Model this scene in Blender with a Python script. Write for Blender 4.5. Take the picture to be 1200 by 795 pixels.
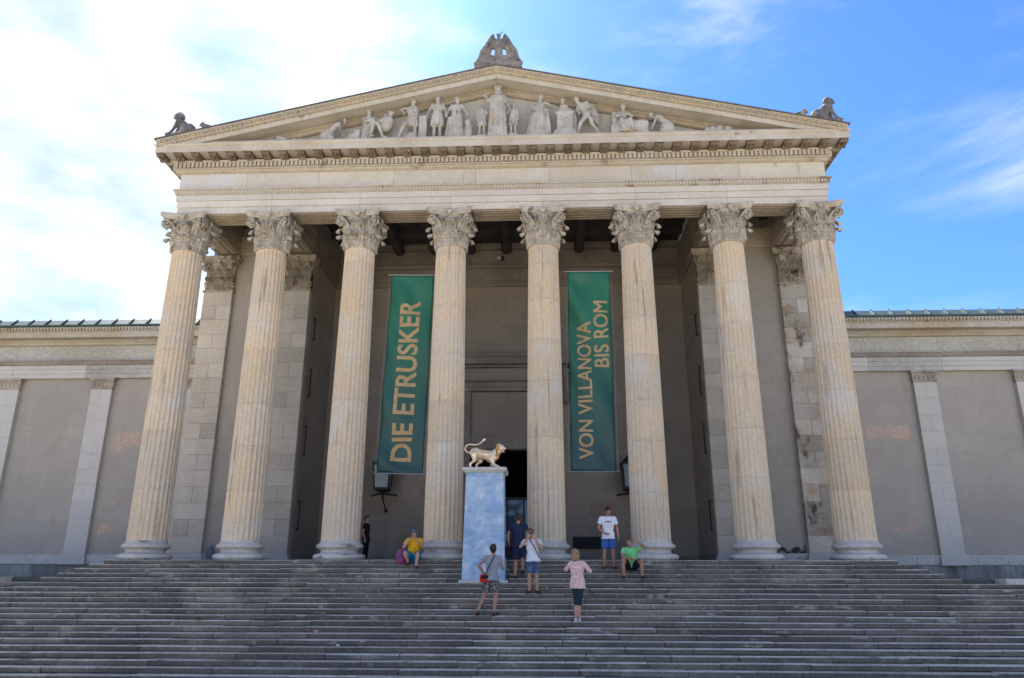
import bpy, bmesh, math, random
from mathutils import Vector, Matrix
R = math.radians
random.seed(7)
S = bpy.context.scene
COL = S.collection
for o in list(bpy.data.objects): bpy.data.objects.remove(o)

# ------------------------------------------------------------ camera
cam_d = bpy.data.cameras.new('camera'); cam = bpy.data.objects.new('camera', cam_d); COL.objects.link(cam)
F_PX, PITCH, YAW, ROLL = 879.84, .3049, .0434, .0019
CAM = Vector((1.5723, -24.0, -.4303))
fw = Vector((-math.sin(YAW)*math.cos(PITCH), math.cos(YAW)*math.cos(PITCH), math.sin(PITCH)))
rt = fw.cross(Vector((0, 0, 1))).normalized(); up = rt.cross(fw)
c_, s_ = math.cos(ROLL), math.sin(ROLL)
rt, up = rt*c_+up*s_, up*c_-rt*s_
cam.matrix_world = Matrix(((rt.x, up.x, -fw.x, CAM.x), (rt.y, up.y, -fw.y, CAM.y), (rt.z, up.z, -fw.z, CAM.z), (0, 0, 0, 1)))
cam_d.sensor_width = 36; cam_d.lens = F_PX/1200*36; cam_d.clip_end = 5000; cam_d.clip_start = .1
S.camera = cam
S.render.engine = 'CYCLES'
S.render.resolution_x, S.render.resolution_y = 1024, 678

# ------------------------------------------------------------ sky, sun, exposure
SUN_EL, SUN_AZ = R(46), R(-19)          # azimuth measured from +Y towards +X: the sun stands behind the building, to the left
W = bpy.data.worlds.new('World'); S.world = W; W.use_nodes = True
nt = W.node_tree; N = nt.nodes; L = nt.links; N.clear()
out = N.new('ShaderNodeOutputWorld'); bg = N.new('ShaderNodeBackground'); bg.inputs['Strength'].default_value = .13
sky = N.new('ShaderNodeTexSky'); sky.sky_type = 'NISHITA'; sky.sun_disc = False
sky.sun_elevation = SUN_EL; sky.sun_rotation = SUN_AZ; sky.altitude = 500; sky.air_density = 1.0; sky.dust_density = .7; sky.ozone_density = 2.2
tc = N.new('ShaderNodeTexCoord')
def wnode(t, **k):
    n = N.new(t)
    for a, b in k.items(): setattr(n, a, b)
    return n
def wmath(op, a, b=None, clamp=False):
    n = wnode('ShaderNodeMath', operation=op, use_clamp=clamp)
    for i, v in enumerate((a, b)):
        if v is None: continue
        if isinstance(v, (int, float)): n.inputs[i].default_value = v
        else: L.new(v, n.inputs[i])
    return n.outputs[0]
# clouds: stretched noise over the sky direction, gathered on the sun's side of the sky
mp = wnode('ShaderNodeMapping'); mp.inputs['Scale'].default_value = (1.5, 1.5, 3.6); mp.inputs['Rotation'].default_value = (0, R(28), R(20))
L.new(tc.outputs['Generated'], mp.inputs['Vector'])
n1 = wnode('ShaderNodeTexNoise'); n1.inputs['Scale'].default_value = 1.7; n1.inputs['Detail'].default_value = 9; n1.inputs['Roughness'].default_value = .6; n1.inputs['Distortion'].default_value = .35
L.new(mp.outputs[0], n1.inputs['Vector'])
dirv = Vector((math.sin(R(-42))*math.cos(R(26)), math.cos(R(-42))*math.cos(R(26)), math.sin(R(26))))
dt = wnode('ShaderNodeVectorMath', operation='DOT_PRODUCT'); L.new(tc.outputs['Generated'], dt.inputs[0]); dt.inputs[1].default_value = dirv
near = wnode('ShaderNodeMapRange'); near.interpolation_type = 'SMOOTHSTEP'
near.inputs['From Min'].default_value = .70; near.inputs['From Max'].default_value = .95; near.inputs['To Min'].default_value = -.02; near.inputs['To Max'].default_value = .17
L.new(dt.outputs['Value'], near.inputs['Value'])
clr = wnode('ShaderNodeVectorMath', operation='DOT_PRODUCT'); L.new(tc.outputs['Generated'], clr.inputs[0])
clr.inputs[1].default_value = Vector((math.sin(R(26))*math.cos(R(36)), math.cos(R(26))*math.cos(R(36)), math.sin(R(36))))
gap = wnode('ShaderNodeMapRange'); gap.interpolation_type = 'SMOOTHSTEP'
gap.inputs['From Min'].default_value = .72; gap.inputs['From Max'].default_value = .95; gap.inputs['To Min'].default_value = 0; gap.inputs['To Max'].default_value = .19
L.new(clr.outputs['Value'], gap.inputs['Value'])
sm = wmath('SUBTRACT', wmath('ADD', n1.outputs['Fac'], near.outputs[0]), gap.outputs[0])
LOWC, STRN, STRD = (.479, .810, .338), (-.803, -.513, .303), (-.235, .740, .630)
def dotr(v, a, b, hi):
    d_ = wnode('ShaderNodeVectorMath', operation='DOT_PRODUCT'); L.new(tc.outputs['Generated'], d_.inputs[0]); d_.inputs[1].default_value = v
    m_ = wnode('ShaderNodeMapRange'); m_.interpolation_type = 'SMOOTHSTEP'; m_.inputs['From Min'].default_value = a; m_.inputs['From Max'].default_value = b; m_.inputs['To Max'].default_value = hi
    return d_.outputs['Value'], m_
v_, m_ = dotr(LOWC, .955, .995, .10); L.new(v_, m_.inputs['Value']); sm = wmath('ADD', sm, m_.outputs[0])      # soft low cloud over the right wing
v_, m_ = dotr(STRN, .002, .020, 1.0); L.new(wmath('ABSOLUTE', wmath('ADD', v_, wmath('MULTIPLY', wmath('SUBTRACT', n1.outputs['Fac'], .5), .05))), m_.inputs['Value'])
v2, m2 = dotr(STRD, .955, .985, .34); L.new(v2, m2.inputs['Value'])
streak = wmath('MULTIPLY', wmath('SUBTRACT', 1.0, m_.outputs[0]), m2.outputs[0]); sm = wmath('ADD', sm, streak)  # bright diagonal streak
cl = wnode('ShaderNodeMapRange'); cl.interpolation_type = 'SMOOTHSTEP'
cl.inputs['From Min'].default_value = .36; cl.inputs['From Max'].default_value = .74; cl.inputs['To Max'].default_value = .90
L.new(sm, cl.inputs['Value'])
mx = wnode('ShaderNodeMix', data_type='RGBA'); L.new(cl.outputs[0], mx.inputs['Factor'])
tint = wnode('ShaderNodeMix', data_type='RGBA', blend_type='MULTIPLY'); tint.inputs['Factor'].default_value = 1; tint.inputs[7].default_value = (.180, .305, .520, 1)
L.new(sky.outputs[0], tint.inputs[6])
L.new(tint.outputs[2], mx.inputs[6]); cn = wnode('ShaderNodeTexNoise'); cn.inputs['Scale'].default_value = 3.4; cn.inputs['Detail'].default_value = 7; L.new(mp.outputs[0], cn.inputs['Vector'])
cr = wnode('ShaderNodeMix', data_type='RGBA'); cr.inputs[6].default_value = (1.55, 1.80, 2.10, 1); cr.inputs[7].default_value = (2.8, 2.75, 2.65, 1)
cf = wnode('ShaderNodeMapRange'); cf.inputs['From Min'].default_value = .36; cf.inputs['From Max'].default_value = .64; L.new(cn.outputs['Fac'], cf.inputs['Value']); L.new(wmath('ADD', cf.outputs[0], wmath('MULTIPLY', streak, 3.0), True), cr.inputs['Factor'])
L.new(cr.outputs[2], mx.inputs[7])
L.new(mx.outputs[2], bg.inputs['Color']); L.new(bg.outputs[0], out.inputs['Surface'])
sd = bpy.data.lights.new('sun', 'SUN'); sun = bpy.data.objects.new('sun', sd); COL.objects.link(sun)
sd.energy = 5.0; sd.angle = R(.53); sd.color = (1.0, .95, .87)
sv = Vector((math.sin(SUN_AZ)*math.cos(SUN_EL), math.cos(SUN_AZ)*math.cos(SUN_EL), math.sin(SUN_EL)))
sun.rotation_euler = sv.to_track_quat('Z', 'Y').to_euler(); sun.location = sv*60
S.view_settings.view_transform = 'Standard'; S.view_settings.look = 'None'; S.view_settings.gamma = 1
S.view_settings.exposure = 2.0

# ------------------------------------------------------------ materials
def mat(name, c1, c2=None, scale=.8, rough=.85, bump=.12, fine=14, rand=0, grime=None, metal=0, spec=.3, stretch=None, detail=8, contrast=(.35, .65), patch=None, alpha=None, fineamt=.25):
    """noise-mixed stone/cloth/metal; grime = (colour, threshold, softness, scale xyz); patch = same, rounder"""
    m = bpy.data.materials.new(name); m.use_nodes = True
    t = m.node_tree; n = t.nodes; l = t.links; b = n['Principled BSDF']
    b.inputs['Roughness'].default_value = rough; b.inputs['Metallic'].default_value = metal; b.inputs['Specular IOR Level'].default_value = spec
    c2 = c2 or tuple(x*.8 for x in c1)
    g = n.new('ShaderNodeNewGeometry')
    oi = n.new('ShaderNodeObjectInfo')
    def noise(sc, det, st=None, ofs=0, dist=0):
        mpn = n.new('ShaderNodeMapping'); mpn.inputs['Scale'].default_value = st or (1, 1, 1); mpn.inputs['Location'].default_value = (ofs, ofs*1.7, ofs*.6)
        l.new(g.outputs['Position'], mpn.inputs['Vector'])
        q = n.new('ShaderNodeTexNoise'); q.inputs['Scale'].default_value = sc; q.inputs['Detail'].default_value = det; q.inputs['Roughness'].default_value = .6; q.inputs['Distortion'].default_value = dist
        l.new(mpn.outputs[0], q.inputs['Vector']); return q.outputs['Fac']
    def rng(v, a, bb, lo=0, hi=1):
        q = n.new('ShaderNodeMapRange'); q.interpolation_type = 'SMOOTHSTEP'
        q.inputs['From Min'].default_value = a; q.inputs['From Max'].default_value = bb; q.inputs['To Min'].default_value = lo; q.inputs['To Max'].default_value = hi
        l.new(v, q.inputs['Value']); return q.outputs[0]
    def mix(fac, a, bb, bt='MIX'):
        q = n.new('ShaderNodeMix'); q.data_type = 'RGBA'; q.blend_type = bt
        for i, v in ((0, fac), (6, a), (7, bb)):
            if isinstance(v, (int, float)): q.inputs[i].default_value = v
            elif isinstance(v, tuple): q.inputs[i].default_value = (*v[:3], 1)
            else: l.new(v, q.inputs[i])
        return q.outputs[2]
    col = mix(rng(noise(scale, detail, stretch), *contrast), c1, c2)
    if patch: col = mix(rng(noise(patch[3], 5, None, 31, .3), patch[1], patch[1]+patch[2]), col, patch[0])
    fn = noise(fine, 6, None, 5)
    col = mix(1.0, col, rngcol(n, l, fn, fineamt), 'MULTIPLY')
    if grime: col = mix(rng(noise(1, 9, grime[3], 12, .2), grime[1], grime[1]+grime[2]), col, grime[0])
    if rand:
        hv = n.new('ShaderNodeHueSaturation')
        l.new(rng(oi.outputs['Random'], 0, 1, 1-rand, 1+rand), hv.inputs['Value']); l.new(col, hv.inputs['Color']); col = hv.outputs[0]
    l.new(col, b.inputs['Base Color'])
    if bump:
        bp = n.new('ShaderNodeBump'); bp.inputs['Strength'].default_value = bump; bp.inputs['Distance'].default_value = .03
        l.new(fn, bp.inputs['Height']); l.new(bp.outputs[0], b.inputs['Normal'])
    if alpha is not None: b.inputs['Alpha'].default_value = alpha
    return m
def rngcol(n, l, v, amt):
    q = n.new('ShaderNodeMapRange'); q.inputs['From Min'].default_value = .3; q.inputs['From Max'].default_value = .7
    q.inputs['To Min'].default_value = 1-amt; q.inputs['To Max'].default_value = 1+amt*.4
    l.new(v, q.inputs['Value'])
    cc = n.new('ShaderNodeCombineColor')
    for i in range(3): l.new(q.outputs[0], cc.inputs[i])
    return cc.outputs[0]
M = {}
M['column'] = mat('limestone_column', (.62, .49, .325), (.56, .48, .37), .5, rand=.06, fine=9, fineamt=.14, contrast=(.3, .7), patch=((.57, .53, .46), .52, .2, .6), grime=((.27, .225, .165), .57, .16, (6, 6, .35)))
M['shaft_end'] = mat('limestone_weathered_base', (.56, .54, .49), (.45, .43, .40), 1.1, fine=12, grime=((.13, .13, .14), .60, .10, (1.5, 1.5, 6)))
M['capital'] = mat('limestone_capital', (.50, .455, .375), (.34, .30, .235), 3.2, fine=22, bump=.3, grime=((.12, .10, .085), .58, .10, (4.5, 4.5, 3.0)))
M['architrave'] = mat('limestone_architrave', (.56, .53, .465), (.50, .455, .385), .45, rand=.05, fine=8, fineamt=.10, grime=((.34, .29, .22), .60, .16, (.7, .7, 1.6)))
M['frieze'] = mat('limestone_frieze', (.55, .51, .43), (.48, .43, .345), .4, rand=.06, fine=8, fineamt=.10, grime=((.30, .26, .20), .62, .14, (3.5, 3.5, .4)), patch=((.53, .53, .52), .52, .16, .35))
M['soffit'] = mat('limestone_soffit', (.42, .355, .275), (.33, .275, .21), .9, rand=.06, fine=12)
M['cornice'] = mat('limestone_cornice', (.50, .46, .395), (.42, .375, .30), .9, fine=14, fineamt=.15, grime=((.17, .15, .12), .66, .10, (1.6, 1.6, 1.6)))
M['bed'] = mat('limestone_moulding', (.44, .375, .285), (.48, .435, .36), .8, fine=18, grime=((.20, .155, .11), .58, .16, (1.3, 1.3, 1.3)))
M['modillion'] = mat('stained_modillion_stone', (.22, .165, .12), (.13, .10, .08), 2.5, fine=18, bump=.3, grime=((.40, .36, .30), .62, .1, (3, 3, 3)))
M['sima'] = mat('limestone_gutter', (.46, .39, .28), (.38, .34, .28), 1.2, fine=16, bump=.35, grime=((.18, .165, .14), .60, .12, (2.6, 2.6, 2.6)))
M['sima_top'] = mat('weathered_gutter_lip', (.09, .09, .09), (.15, .14, .13), 2, fine=16)
M['tymp'] = mat('limestone_tympanum', (.46, .44, .405), (.39, .37, .335), .6, rand=.05, fine=12, fineamt=.12, grime=((.26, .24, .21), .62, .12, (1.5, 1.5, .8)))
M['eaglestone'] = mat('weathered_gable_sculpture', (.25, .235, .21), (.13, .125, .12), 2.4, fine=16, bump=.3, patch=((.40, .34, .25), .56, .1, 2.5), grime=((.09, .085, .08), .60, .1, (3, 3, 2)))
M['marble'] = mat('pale_sculpture_marble', (.47, .455, .42), (.36, .34, .30), 1.6, fine=14, bump=.2, grime=((.12, .11, .09), .57, .12, (3, 3, 1.2)), patch=((.45, .36, .25), .58, .1, 1.4))
M['greystone'] = mat('weathered_roof_sculpture', (.17, .165, .165), (.09, .09, .09), 2.2, fine=16, bump=.3, patch=((.36, .31, .24), .56, .1, 2.0))
M['anta'] = mat('limestone_anta', (.50, .46, .395), (.42, .38, .315), .7, rand=.10, fine=9, fineamt=.12, grime=((.20, .17, .13), .64, .12, (1.8, 1.8, .9)))
M['anta_dirty'] = mat('stained_anta_stone', (.48, .45, .39), (.38, .33, .255), .9, rand=.2, fine=9, fineamt=.15, patch=((.36, .28, .185), .54, .12, 1.1), grime=((.09, .075, .06), .56, .12, (1.6, 1.6, 1.0)))
M['anta_cap'] = mat('limestone_anta_capital', (.44, .39, .31), (.28, .24, .19), 2, fine=20, bump=.3, grime=((.10, .085, .07), .57, .12, (2.5, 2.5, 2)))
M['plaster'] = mat('grey_wall_stone', (.37, .335, .285), (.33, .30, .258), .35, rand=.025, fine=5, bump=.04, fineamt=.07, grime=((.28, .25, .21), .60, .2, (1.2, 1.2, .35)))
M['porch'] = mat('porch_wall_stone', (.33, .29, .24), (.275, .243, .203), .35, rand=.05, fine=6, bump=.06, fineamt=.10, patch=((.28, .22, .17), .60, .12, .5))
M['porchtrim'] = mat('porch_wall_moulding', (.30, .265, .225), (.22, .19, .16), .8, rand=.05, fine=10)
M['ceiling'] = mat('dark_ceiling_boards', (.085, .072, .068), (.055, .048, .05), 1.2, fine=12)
M['wingpil'] = mat('pale_pilaster_stone', (.50, .48, .44), (.46, .44, .40), .5, rand=.03, fine=6, fineamt=.08, bump=.05)
M['wingband'] = mat('wing_entablature_stone', (.44, .43, .385), (.37, .355, .31), .35, rand=.04, fine=8, grime=((.27, .235, .18), .60, .2, (.5, 1, 1.5)))
M['wingtrim'] = mat('wing_cornice_stone', (.46, .43, .37), (.40, .335, .24), .5, fine=12, grime=((.22, .16, .1), .62, .12, (1.1, 1, 2)))
M['copper'] = mat('green_copper', (.050, .098, .095), (.030, .062, .062), 2, rough=.5, fine=8, metal=.0, spec=.6, rand=.1)
M['socle'] = mat('stained_socle', (.17, .16, .14), (.36, .34, .29), 1.3, fine=12, stretch=(1, 1, .25))
M['plinth'] = mat('pale_plinth', (.52, .51, .455), (.45, .44, .39), .6, fine=10)
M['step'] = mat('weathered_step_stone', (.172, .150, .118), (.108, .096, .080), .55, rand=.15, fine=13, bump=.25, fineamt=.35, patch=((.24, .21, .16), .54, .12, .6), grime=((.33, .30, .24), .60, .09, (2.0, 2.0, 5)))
M['tread'] = mat('worn_tread_painted_light', (.52, .485, .42), (.36, .335, .29), .8, rand=.14, fine=13, bump=.2, fineamt=.3, grime=((.13, .12, .105), .57, .12, (1.2, 1.2, 4)))  # wear plus painted skylight: treads and nosings much paler than the risers
M['stepcore'] = mat('step_joint', (.05, .05, .05), rough=.95)
M['patch'] = mat('salmon_repair_plaster', (.50, .37, .285), (.44, .345, .275), 1.2, fine=10, bump=.05)
M['porchpatch'] = mat('brownish_repair_plaster', (.315, .25, .20), (.28, .235, .20), 1.2, fine=10, bump=.05)
M['iron'] = mat('black_iron', (.012, .016, .018), (.02, .024, .026), 3, rough=.5, fine=20, bump=0)
M['dark'] = mat('dark_interior', (.012, .012, .016), (.018, .018, .022), .5, rough=.8, bump=0)
M['gravel'] = mat('pale_gravel_ground', (.55, .48, .36), (.48, .42, .32), .3, fine=25, bump=.3)
M['terrace'] = mat('dark_terrace_gravel', (.14, .14, .12), (.09, .10, .07), 1.2, fine=18, bump=.3)
def glossy(name, col, rough=.08, tr=0):
    m = bpy.data.materials.new(name); m.use_nodes = True; b = m.node_tree.nodes['Principled BSDF']
    b.inputs['Base Color'].default_value = (*col, 1); b.inputs['Roughness'].default_value = rough; b.inputs['Transmission Weight'].default_value = tr; b.inputs['Specular IOR Level'].default_value = .6
    return m
M['glass'] = glossy('door_glass', (.05, .085, .12), .06)
M['lampglass'] = glossy('frosted_lantern_glass', (.13, .20, .24), .25)
M['lens'] = glossy('dark_glass', (.01, .01, .012), .1)

# ------------------------------------------------------------ mesh helpers
class MB:
    def __init__(s): s.v = []; s.f = []
    def add(s, vs, fs):
        k = len(s.v); s.v += [tuple(v) for v in vs]; s.f += [tuple(i+k for i in f) for f in fs]; return s
    def box(s, x0, x1, y0, y1, z0, z1):
        x0, x1 = sorted((x0, x1))
        v = [(x, y, z) for z in (z0, z1) for y in (y0, y1) for x in (x0, x1)]
        return s.add(v, [(0, 2, 3, 1), (4, 5, 7, 6), (0, 1, 5, 4), (2, 6, 7, 3), (0, 4, 6, 2), (1, 3, 7, 5)])
    def lathe(s, prof, seg=32, c=(0, 0), a0=0):
        v = []; n = len(prof)
        for r, z in prof:
            for i in range(seg):
                a = a0+2*math.pi*i/seg; v.append((c[0]+r*math.cos(a), c[1]+r*math.sin(a), z))
        f = []
        for j in range(n-1):
            for i in range(seg):
                k = (i+1) % seg; f.append((j*seg+i, j*seg+k, (j+1)*seg+k, (j+1)*seg+i))
        f.append(tuple(range(seg-1, -1, -1))); f.append(tuple((n-1)*seg+i for i in range(seg)))
        return s.add(v, f)
    def rings(s, rs, cap=True):
        n = len(rs[0]); v = [p for r in rs for p in r]; f = []
        for j in range(len(rs)-1):
            for i in range(n):
                k = (i+1) % n; f.append((j*n+i, j*n+k, (j+1)*n+k, (j+1)*n+i))
        if cap: f.append(tuple(range(n-1, -1, -1))); f.append(tuple((len(rs)-1)*n+i for i in range(n)))
        return s.add(v, f)
    def tube(s, pts, r, seg=8):
        pts = [Vector(p) for p in pts]; rs = []
        n = len(pts)
        ref = Vector((0, 0, 1))
        for i, p in enumerate(pts):
            d = (pts[min(i+1, n-1)]-pts[max(i-1, 0)]).normalized()
            a = d.cross(ref)
            if a.length < .1: a = d.cross(Vector((1, 0, 0)))
            a.normalize(); b = a.cross(d)
            rr = r[i] if isinstance(r, (list, tuple)) else r
            rs.append([p+a*(rr*math.cos(t*2*math.pi/seg))+b*(rr*math.sin(t*2*math.pi/seg)) for t in range(seg)])
        return s.rings(rs)
    def cap(s, p0, p1, r0, r1=None, seg=12):
        r1 = r0 if r1 is None else r1
        p0, p1 = Vector(p0), Vector(p1); d = (p1-p0)
        if d.length < 1e-5: d = Vector((0, 0, 1e-4))
        u = d.normalized(); a = u.cross(Vector((.13, .31, .94)))
        if a.length < .2: a = u.cross(Vector((1, 0, 0)))
        a.normalize(); b = u.cross(a); rs = []
        for base, rr, sg, an in [(p0, r0, -1, (80, 50, 25, 0)), (p1, r1, 1, (0, 25, 50, 80))]:
            for t in an:
                c = base+u*(sg*rr*math.sin(R(t))); q = rr*math.cos(R(t))
                rs.append([c+a*(q*math.cos(k*2*math.pi/seg))+b*(q*math.sin(k*2*math.pi/seg)) for k in range(seg)])
        return s.rings(rs)
    def ell(s, c, r, rot=None, seg=12, nr=7):
        c = Vector(c); rs = []; rot = rot or Matrix.Identity(3)
        for j in range(nr):
            t = math.pi*(j+.35)/(nr-.3)
            rs.append([c+rot@Vector((r[0]*math.sin(t)*math.cos(k*2*math.pi/seg), r[1]*math.sin(t)*math.sin(k*2*math.pi/seg), -r[2]*math.cos(t))) for k in range(seg)])
        return s.rings(rs)
    def frus(s, p0, p1, r0, r1, seg=14, fold=0, nf=9):
        p0, p1 = Vector(p0), Vector(p1); u = (p1-p0).normalized(); a = u.cross(Vector((0, 1, 0)))
        if a.length < .2: a = u.cross(Vector((1, 0, 0)))
        a.normalize(); b = u.cross(a)
        f = lambda p, q: [p+a*(q*(1+fold*math.sin(nf*k*2*math.pi/seg))*math.cos(k*2*math.pi/seg))+b*(q*(1+fold*math.sin(nf*k*2*math.pi/seg))*math.sin(k*2*math.pi/seg)) for k in range(seg)]
        return s.rings([f(p0, r0), f(p1, r1)])
    def loft(s, secs, seg=18, fold=0, nf=8):
        """secs: (centre, side axis, front axis, rx, ry)"""
        rs = []
        for i, (c, ax, ay, rx, ry) in enumerate(secs):
            c = Vector(c)
            fo = fold[i] if isinstance(fold, (list, tuple)) else fold
            rs.append([c+ax*(rx*(1+fo*math.sin(nf*k*2*math.pi/seg+i*.35))*math.cos(k*2*math.pi/seg))+ay*(ry*(1+fo*math.sin(nf*k*2*math.pi/seg+i*.35))*math.sin(k*2*math.pi/seg)) for k in range(seg)])
        return s.rings(rs)
    def prism_x(s, prof, x0, x1, slope=0):
        """closed (y,z) polygon run along x; z falls by slope*|x|"""
        n = len(prof)
        v = [(x, y, z-slope*abs(x)) for x in (x0, x1) for y, z in prof]
        f = [(i, (i+1) % n, n+(i+1) % n, n+i) for i in range(n)]
        f += [tuple(range(n-1, -1, -1)), tuple(range(n, 2*n))]
        return s.add(v, f)
    def wrap(s, prof, w, fy, yb):
        """profile (offset, z) swept round the front and the two flanks"""
        v = []; f = []
        for o, z in prof: v += [(-(w+o), yb, z), (-(w+o), -(fy+o), z), ((w+o), -(fy+o), z), ((w+o), yb, z)]
        for j in range(len(prof)-1):
            for i in range(3): a = j*4+i; f.append((a, a+1, a+5, a+4))
        return s.add(v, f)
    def xf(s, m, start=0):
        for i in range(start, len(s.v)): s.v[i] = tuple(m @ Vector(s.v[i]))
        return s
    def mesh(s, name, m, smooth=False, fix=True):
        me = bpy.data.meshes.new(name); me.from_pydata(s.v, [], s.f)
        if m: me.materials.append(M[m] if isinstance(m, str) else m)
        if fix:
            bm = bmesh.new(); bm.from_mesh(me); bmesh.ops.recalc_face_normals(bm, faces=bm.faces); bm.to_mesh(me); bm.free()
        if smooth is True:
            for p in me.polygons: p.use_smooth = True
        elif smooth:
            me.shade_smooth() if hasattr(me, 'shade_smooth') else None
            me.set_sharp_from_angle(angle=R(smooth))
        return me
def link(name, me, parent=None, loc=None, rz=0, kind=None):
    o = bpy.data.objects.new(name, me); COL.objects.link(o)
    if parent: o.parent = parent
    if loc is not None: o.location = loc
    if rz: o.rotation_euler.z = rz
    if kind: o['kind'] = kind
    return o
def tag(o, label, cat, group=None):
    o['label'] = label; o['category'] = cat
    if group: o['group'] = group
    return o
def part(name, mb, m, parent=None, smooth=False, **k): return link(name, mb.mesh(name, m, smooth), parent, **k)
def empty(name, loc=(0, 0, 0)): return link(name, None, None, loc)
BC = {}
def block(name, x0, x1, y0, y1, z0, z1, m, parent, bev=.008):
    """a chamfered stone, mesh shared between stones of one size"""
    x0, x1 = sorted((x0, x1)); d = (round(x1-x0, 3), round(y1-y0, 3), round(z1-z0, 3)); key = d+(m, bev)
    if key not in BC:
        bm = bmesh.new(); bmesh.ops.create_cube(bm, size=1); bmesh.ops.scale(bm, vec=d, verts=bm.verts)
        bmesh.ops.bevel(bm, geom=bm.edges[:], offset=min(bev, min(d)*.2), segments=1, affect='EDGES')
        me = bpy.data.meshes.new(name); bm.to_mesh(me); bm.free(); me.materials.append(M[m]); BC[key] = me
    return link(name, BC[key], parent, ((x0+x1)/2, (y0+y1)/2, (z0+z1)/2))
def courses(face, u0, u1, z0, z1, cw, ch, m, parent, name='stone_block', depth=.12, gap=.004, holes=()):
    """running-bond stones; face = ('y', y) looking to -y, or ('x', x, sign)"""
    if m == 'plaster': gap = .0022
    n = max(1, round((z1-z0)/ch)); h = (z1-z0)/n
    for j in range(n):
        a = z0+j*h; u = u0; odd = j % 2; k = max(1, round((u1-u0)/cw)); w = (u1-u0)/k
        cuts = [u0]+[u0+w*(i+(.5 if odd else 0)) for i in range(0 if odd else 1, k)]+[u1]
        for p, q in zip(cuts[:-1], cuts[1:]):
            if any(p < hx1-.01 and q > hx0+.01 and a < hz1-.01 and a+h > hz0+.01 for hx0, hx1, hz0, hz1 in holes):
                # clip the stone against the opening, left and right of it
                for hx0, hx1, hz0, hz1 in holes:
                    if a < hz1-.01 and a+h > hz0+.01:
                        if p < hx0-.05: mk(face, p, min(q, hx0), a, a+h, gap, depth, m, parent, name)
                        if q > hx1+.05: mk(face, max(p, hx1), q, a, a+h, gap, depth, m, parent, name)
                continue
            mk(face, p, q, a, a+h, gap, depth, m, parent, name)
def mk(face, p, q, a, b, gap, depth, m, parent, name):
    if face[0] == 'y': block(name, p+gap/2, q-gap/2, face[1], face[1]+depth, a+gap/2, b-gap/2, m, parent, .0015 if m == 'plaster' else (.003 if gap < .005 else .006))
    else:
        x = face[1]; s = face[2]
        block(name, x, x-s*depth, p+gap/2, q-gap/2, a+gap/2, b-gap/2, m, parent, .0015 if m == 'plaster' else (.003 if gap < .005 else .006))

# ------------------------------------------------------------ ground
YB = 24.0                                            # how far back the portico block runs
H, T, Y0 = .1265, .278, .95                          # riser, tread, front edge of the top step
NS = 24
GZ = -H*NS
g = MB().box(-900, 900, -900, 900, GZ-.5, GZ); part('ground', g, 'gravel', kind='structure')
TZ = -4*H
for s in (-1, 1):
    t = MB().box(s*13.0, s*40, -(Y0+4*T)+.30, 4.9, TZ-.4, TZ-.004)
    part('terrace', t, 'terrace', kind='structure')

# ------------------------------------------------------------ staircase
stairs = tag(empty('staircase', (0, -4, GZ)), 'wide flight of worn grey stone steps leading up to the portico', 'staircase')
def sp(o): o.location = Vector(o.location)-Vector(stairs.location) if o.parent == stairs else o.location
def slab_mesh(d, bev):
    key = ('slab',)+tuple(round(q, 3) for q in d)+(bev,)
    if key not in BC:
        bm = bmesh.new(); bmesh.ops.create_cube(bm, size=1); bmesh.ops.scale(bm, vec=d, verts=bm.verts)
        bmesh.ops.bevel(bm, geom=bm.edges[:], offset=bev, segments=1, affect='EDGES')
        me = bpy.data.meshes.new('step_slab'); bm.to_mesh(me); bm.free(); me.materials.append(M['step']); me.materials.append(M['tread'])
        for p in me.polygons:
            if p.normal.z > .4: p.material_index = 1  # upward faces and nosing bevels take the paler colour with skylight painted in
        BC[key] = me
    return BC[key]
def step_slab(x0, x1, y0, y1, z0, z1, parent, bev):
    x0, x1 = sorted((x0, x1))
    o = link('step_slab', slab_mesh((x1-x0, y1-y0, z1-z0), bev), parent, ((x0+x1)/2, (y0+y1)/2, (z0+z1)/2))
    k = math.sin(x0*12.9+z0*78.2+y0*3.1)*43.7; k -= math.floor(k); o.rotation_euler = ((k-.5)*.02, (k-.5)*.006 if x1-x0 > 1 else 0, (math.sin(k*50))*.0012)
    return o
def step_row(i):
    z = -i*H; yf = -(Y0+i*T); xe = 11.74+i*T*1.02 if i < 5 else 21
    core = MB()
    if i < NS: core.box(-xe+.03, xe-.03, yf+.03, yf+T+.4 if i else 7.0, z-H-.02, z-.012)
    st = part('step', core, 'stepcore', stairs); st.location = -Vector(stairs.location)
    rnd = random.Random(100+i)
    x = -xe
    while x < xe-.01:
        w = rnd.uniform(1.5, 2.7)
        if abs(x) > 15 or i > 20: w *= 1.6
        if xe-(x+w) < .9: w = xe-x
        dz = rnd.uniform(-.007, .005); dy = rnd.uniform(-.010, .010)
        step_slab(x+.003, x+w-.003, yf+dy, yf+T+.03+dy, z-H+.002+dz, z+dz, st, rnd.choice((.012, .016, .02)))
        x += w
    if i < 5:                                       # the upper steps turn the corner and run back to the wings
        for s in (-1, 1):
            y = yf+T+.04
            while y < 4.7:
                w = min(rnd.uniform(1.6, 2.4), 4.75-y)
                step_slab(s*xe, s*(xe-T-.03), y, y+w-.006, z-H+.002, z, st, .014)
                y += w
for i in range(NS): step_row(i)
pave = part('porch_floor', MB().box(-11.5, 11.5, -Y0+T+.04, 6.9, -.2, -.003), 'step', stairs); pave.location = -Vector(stairs.location)
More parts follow.
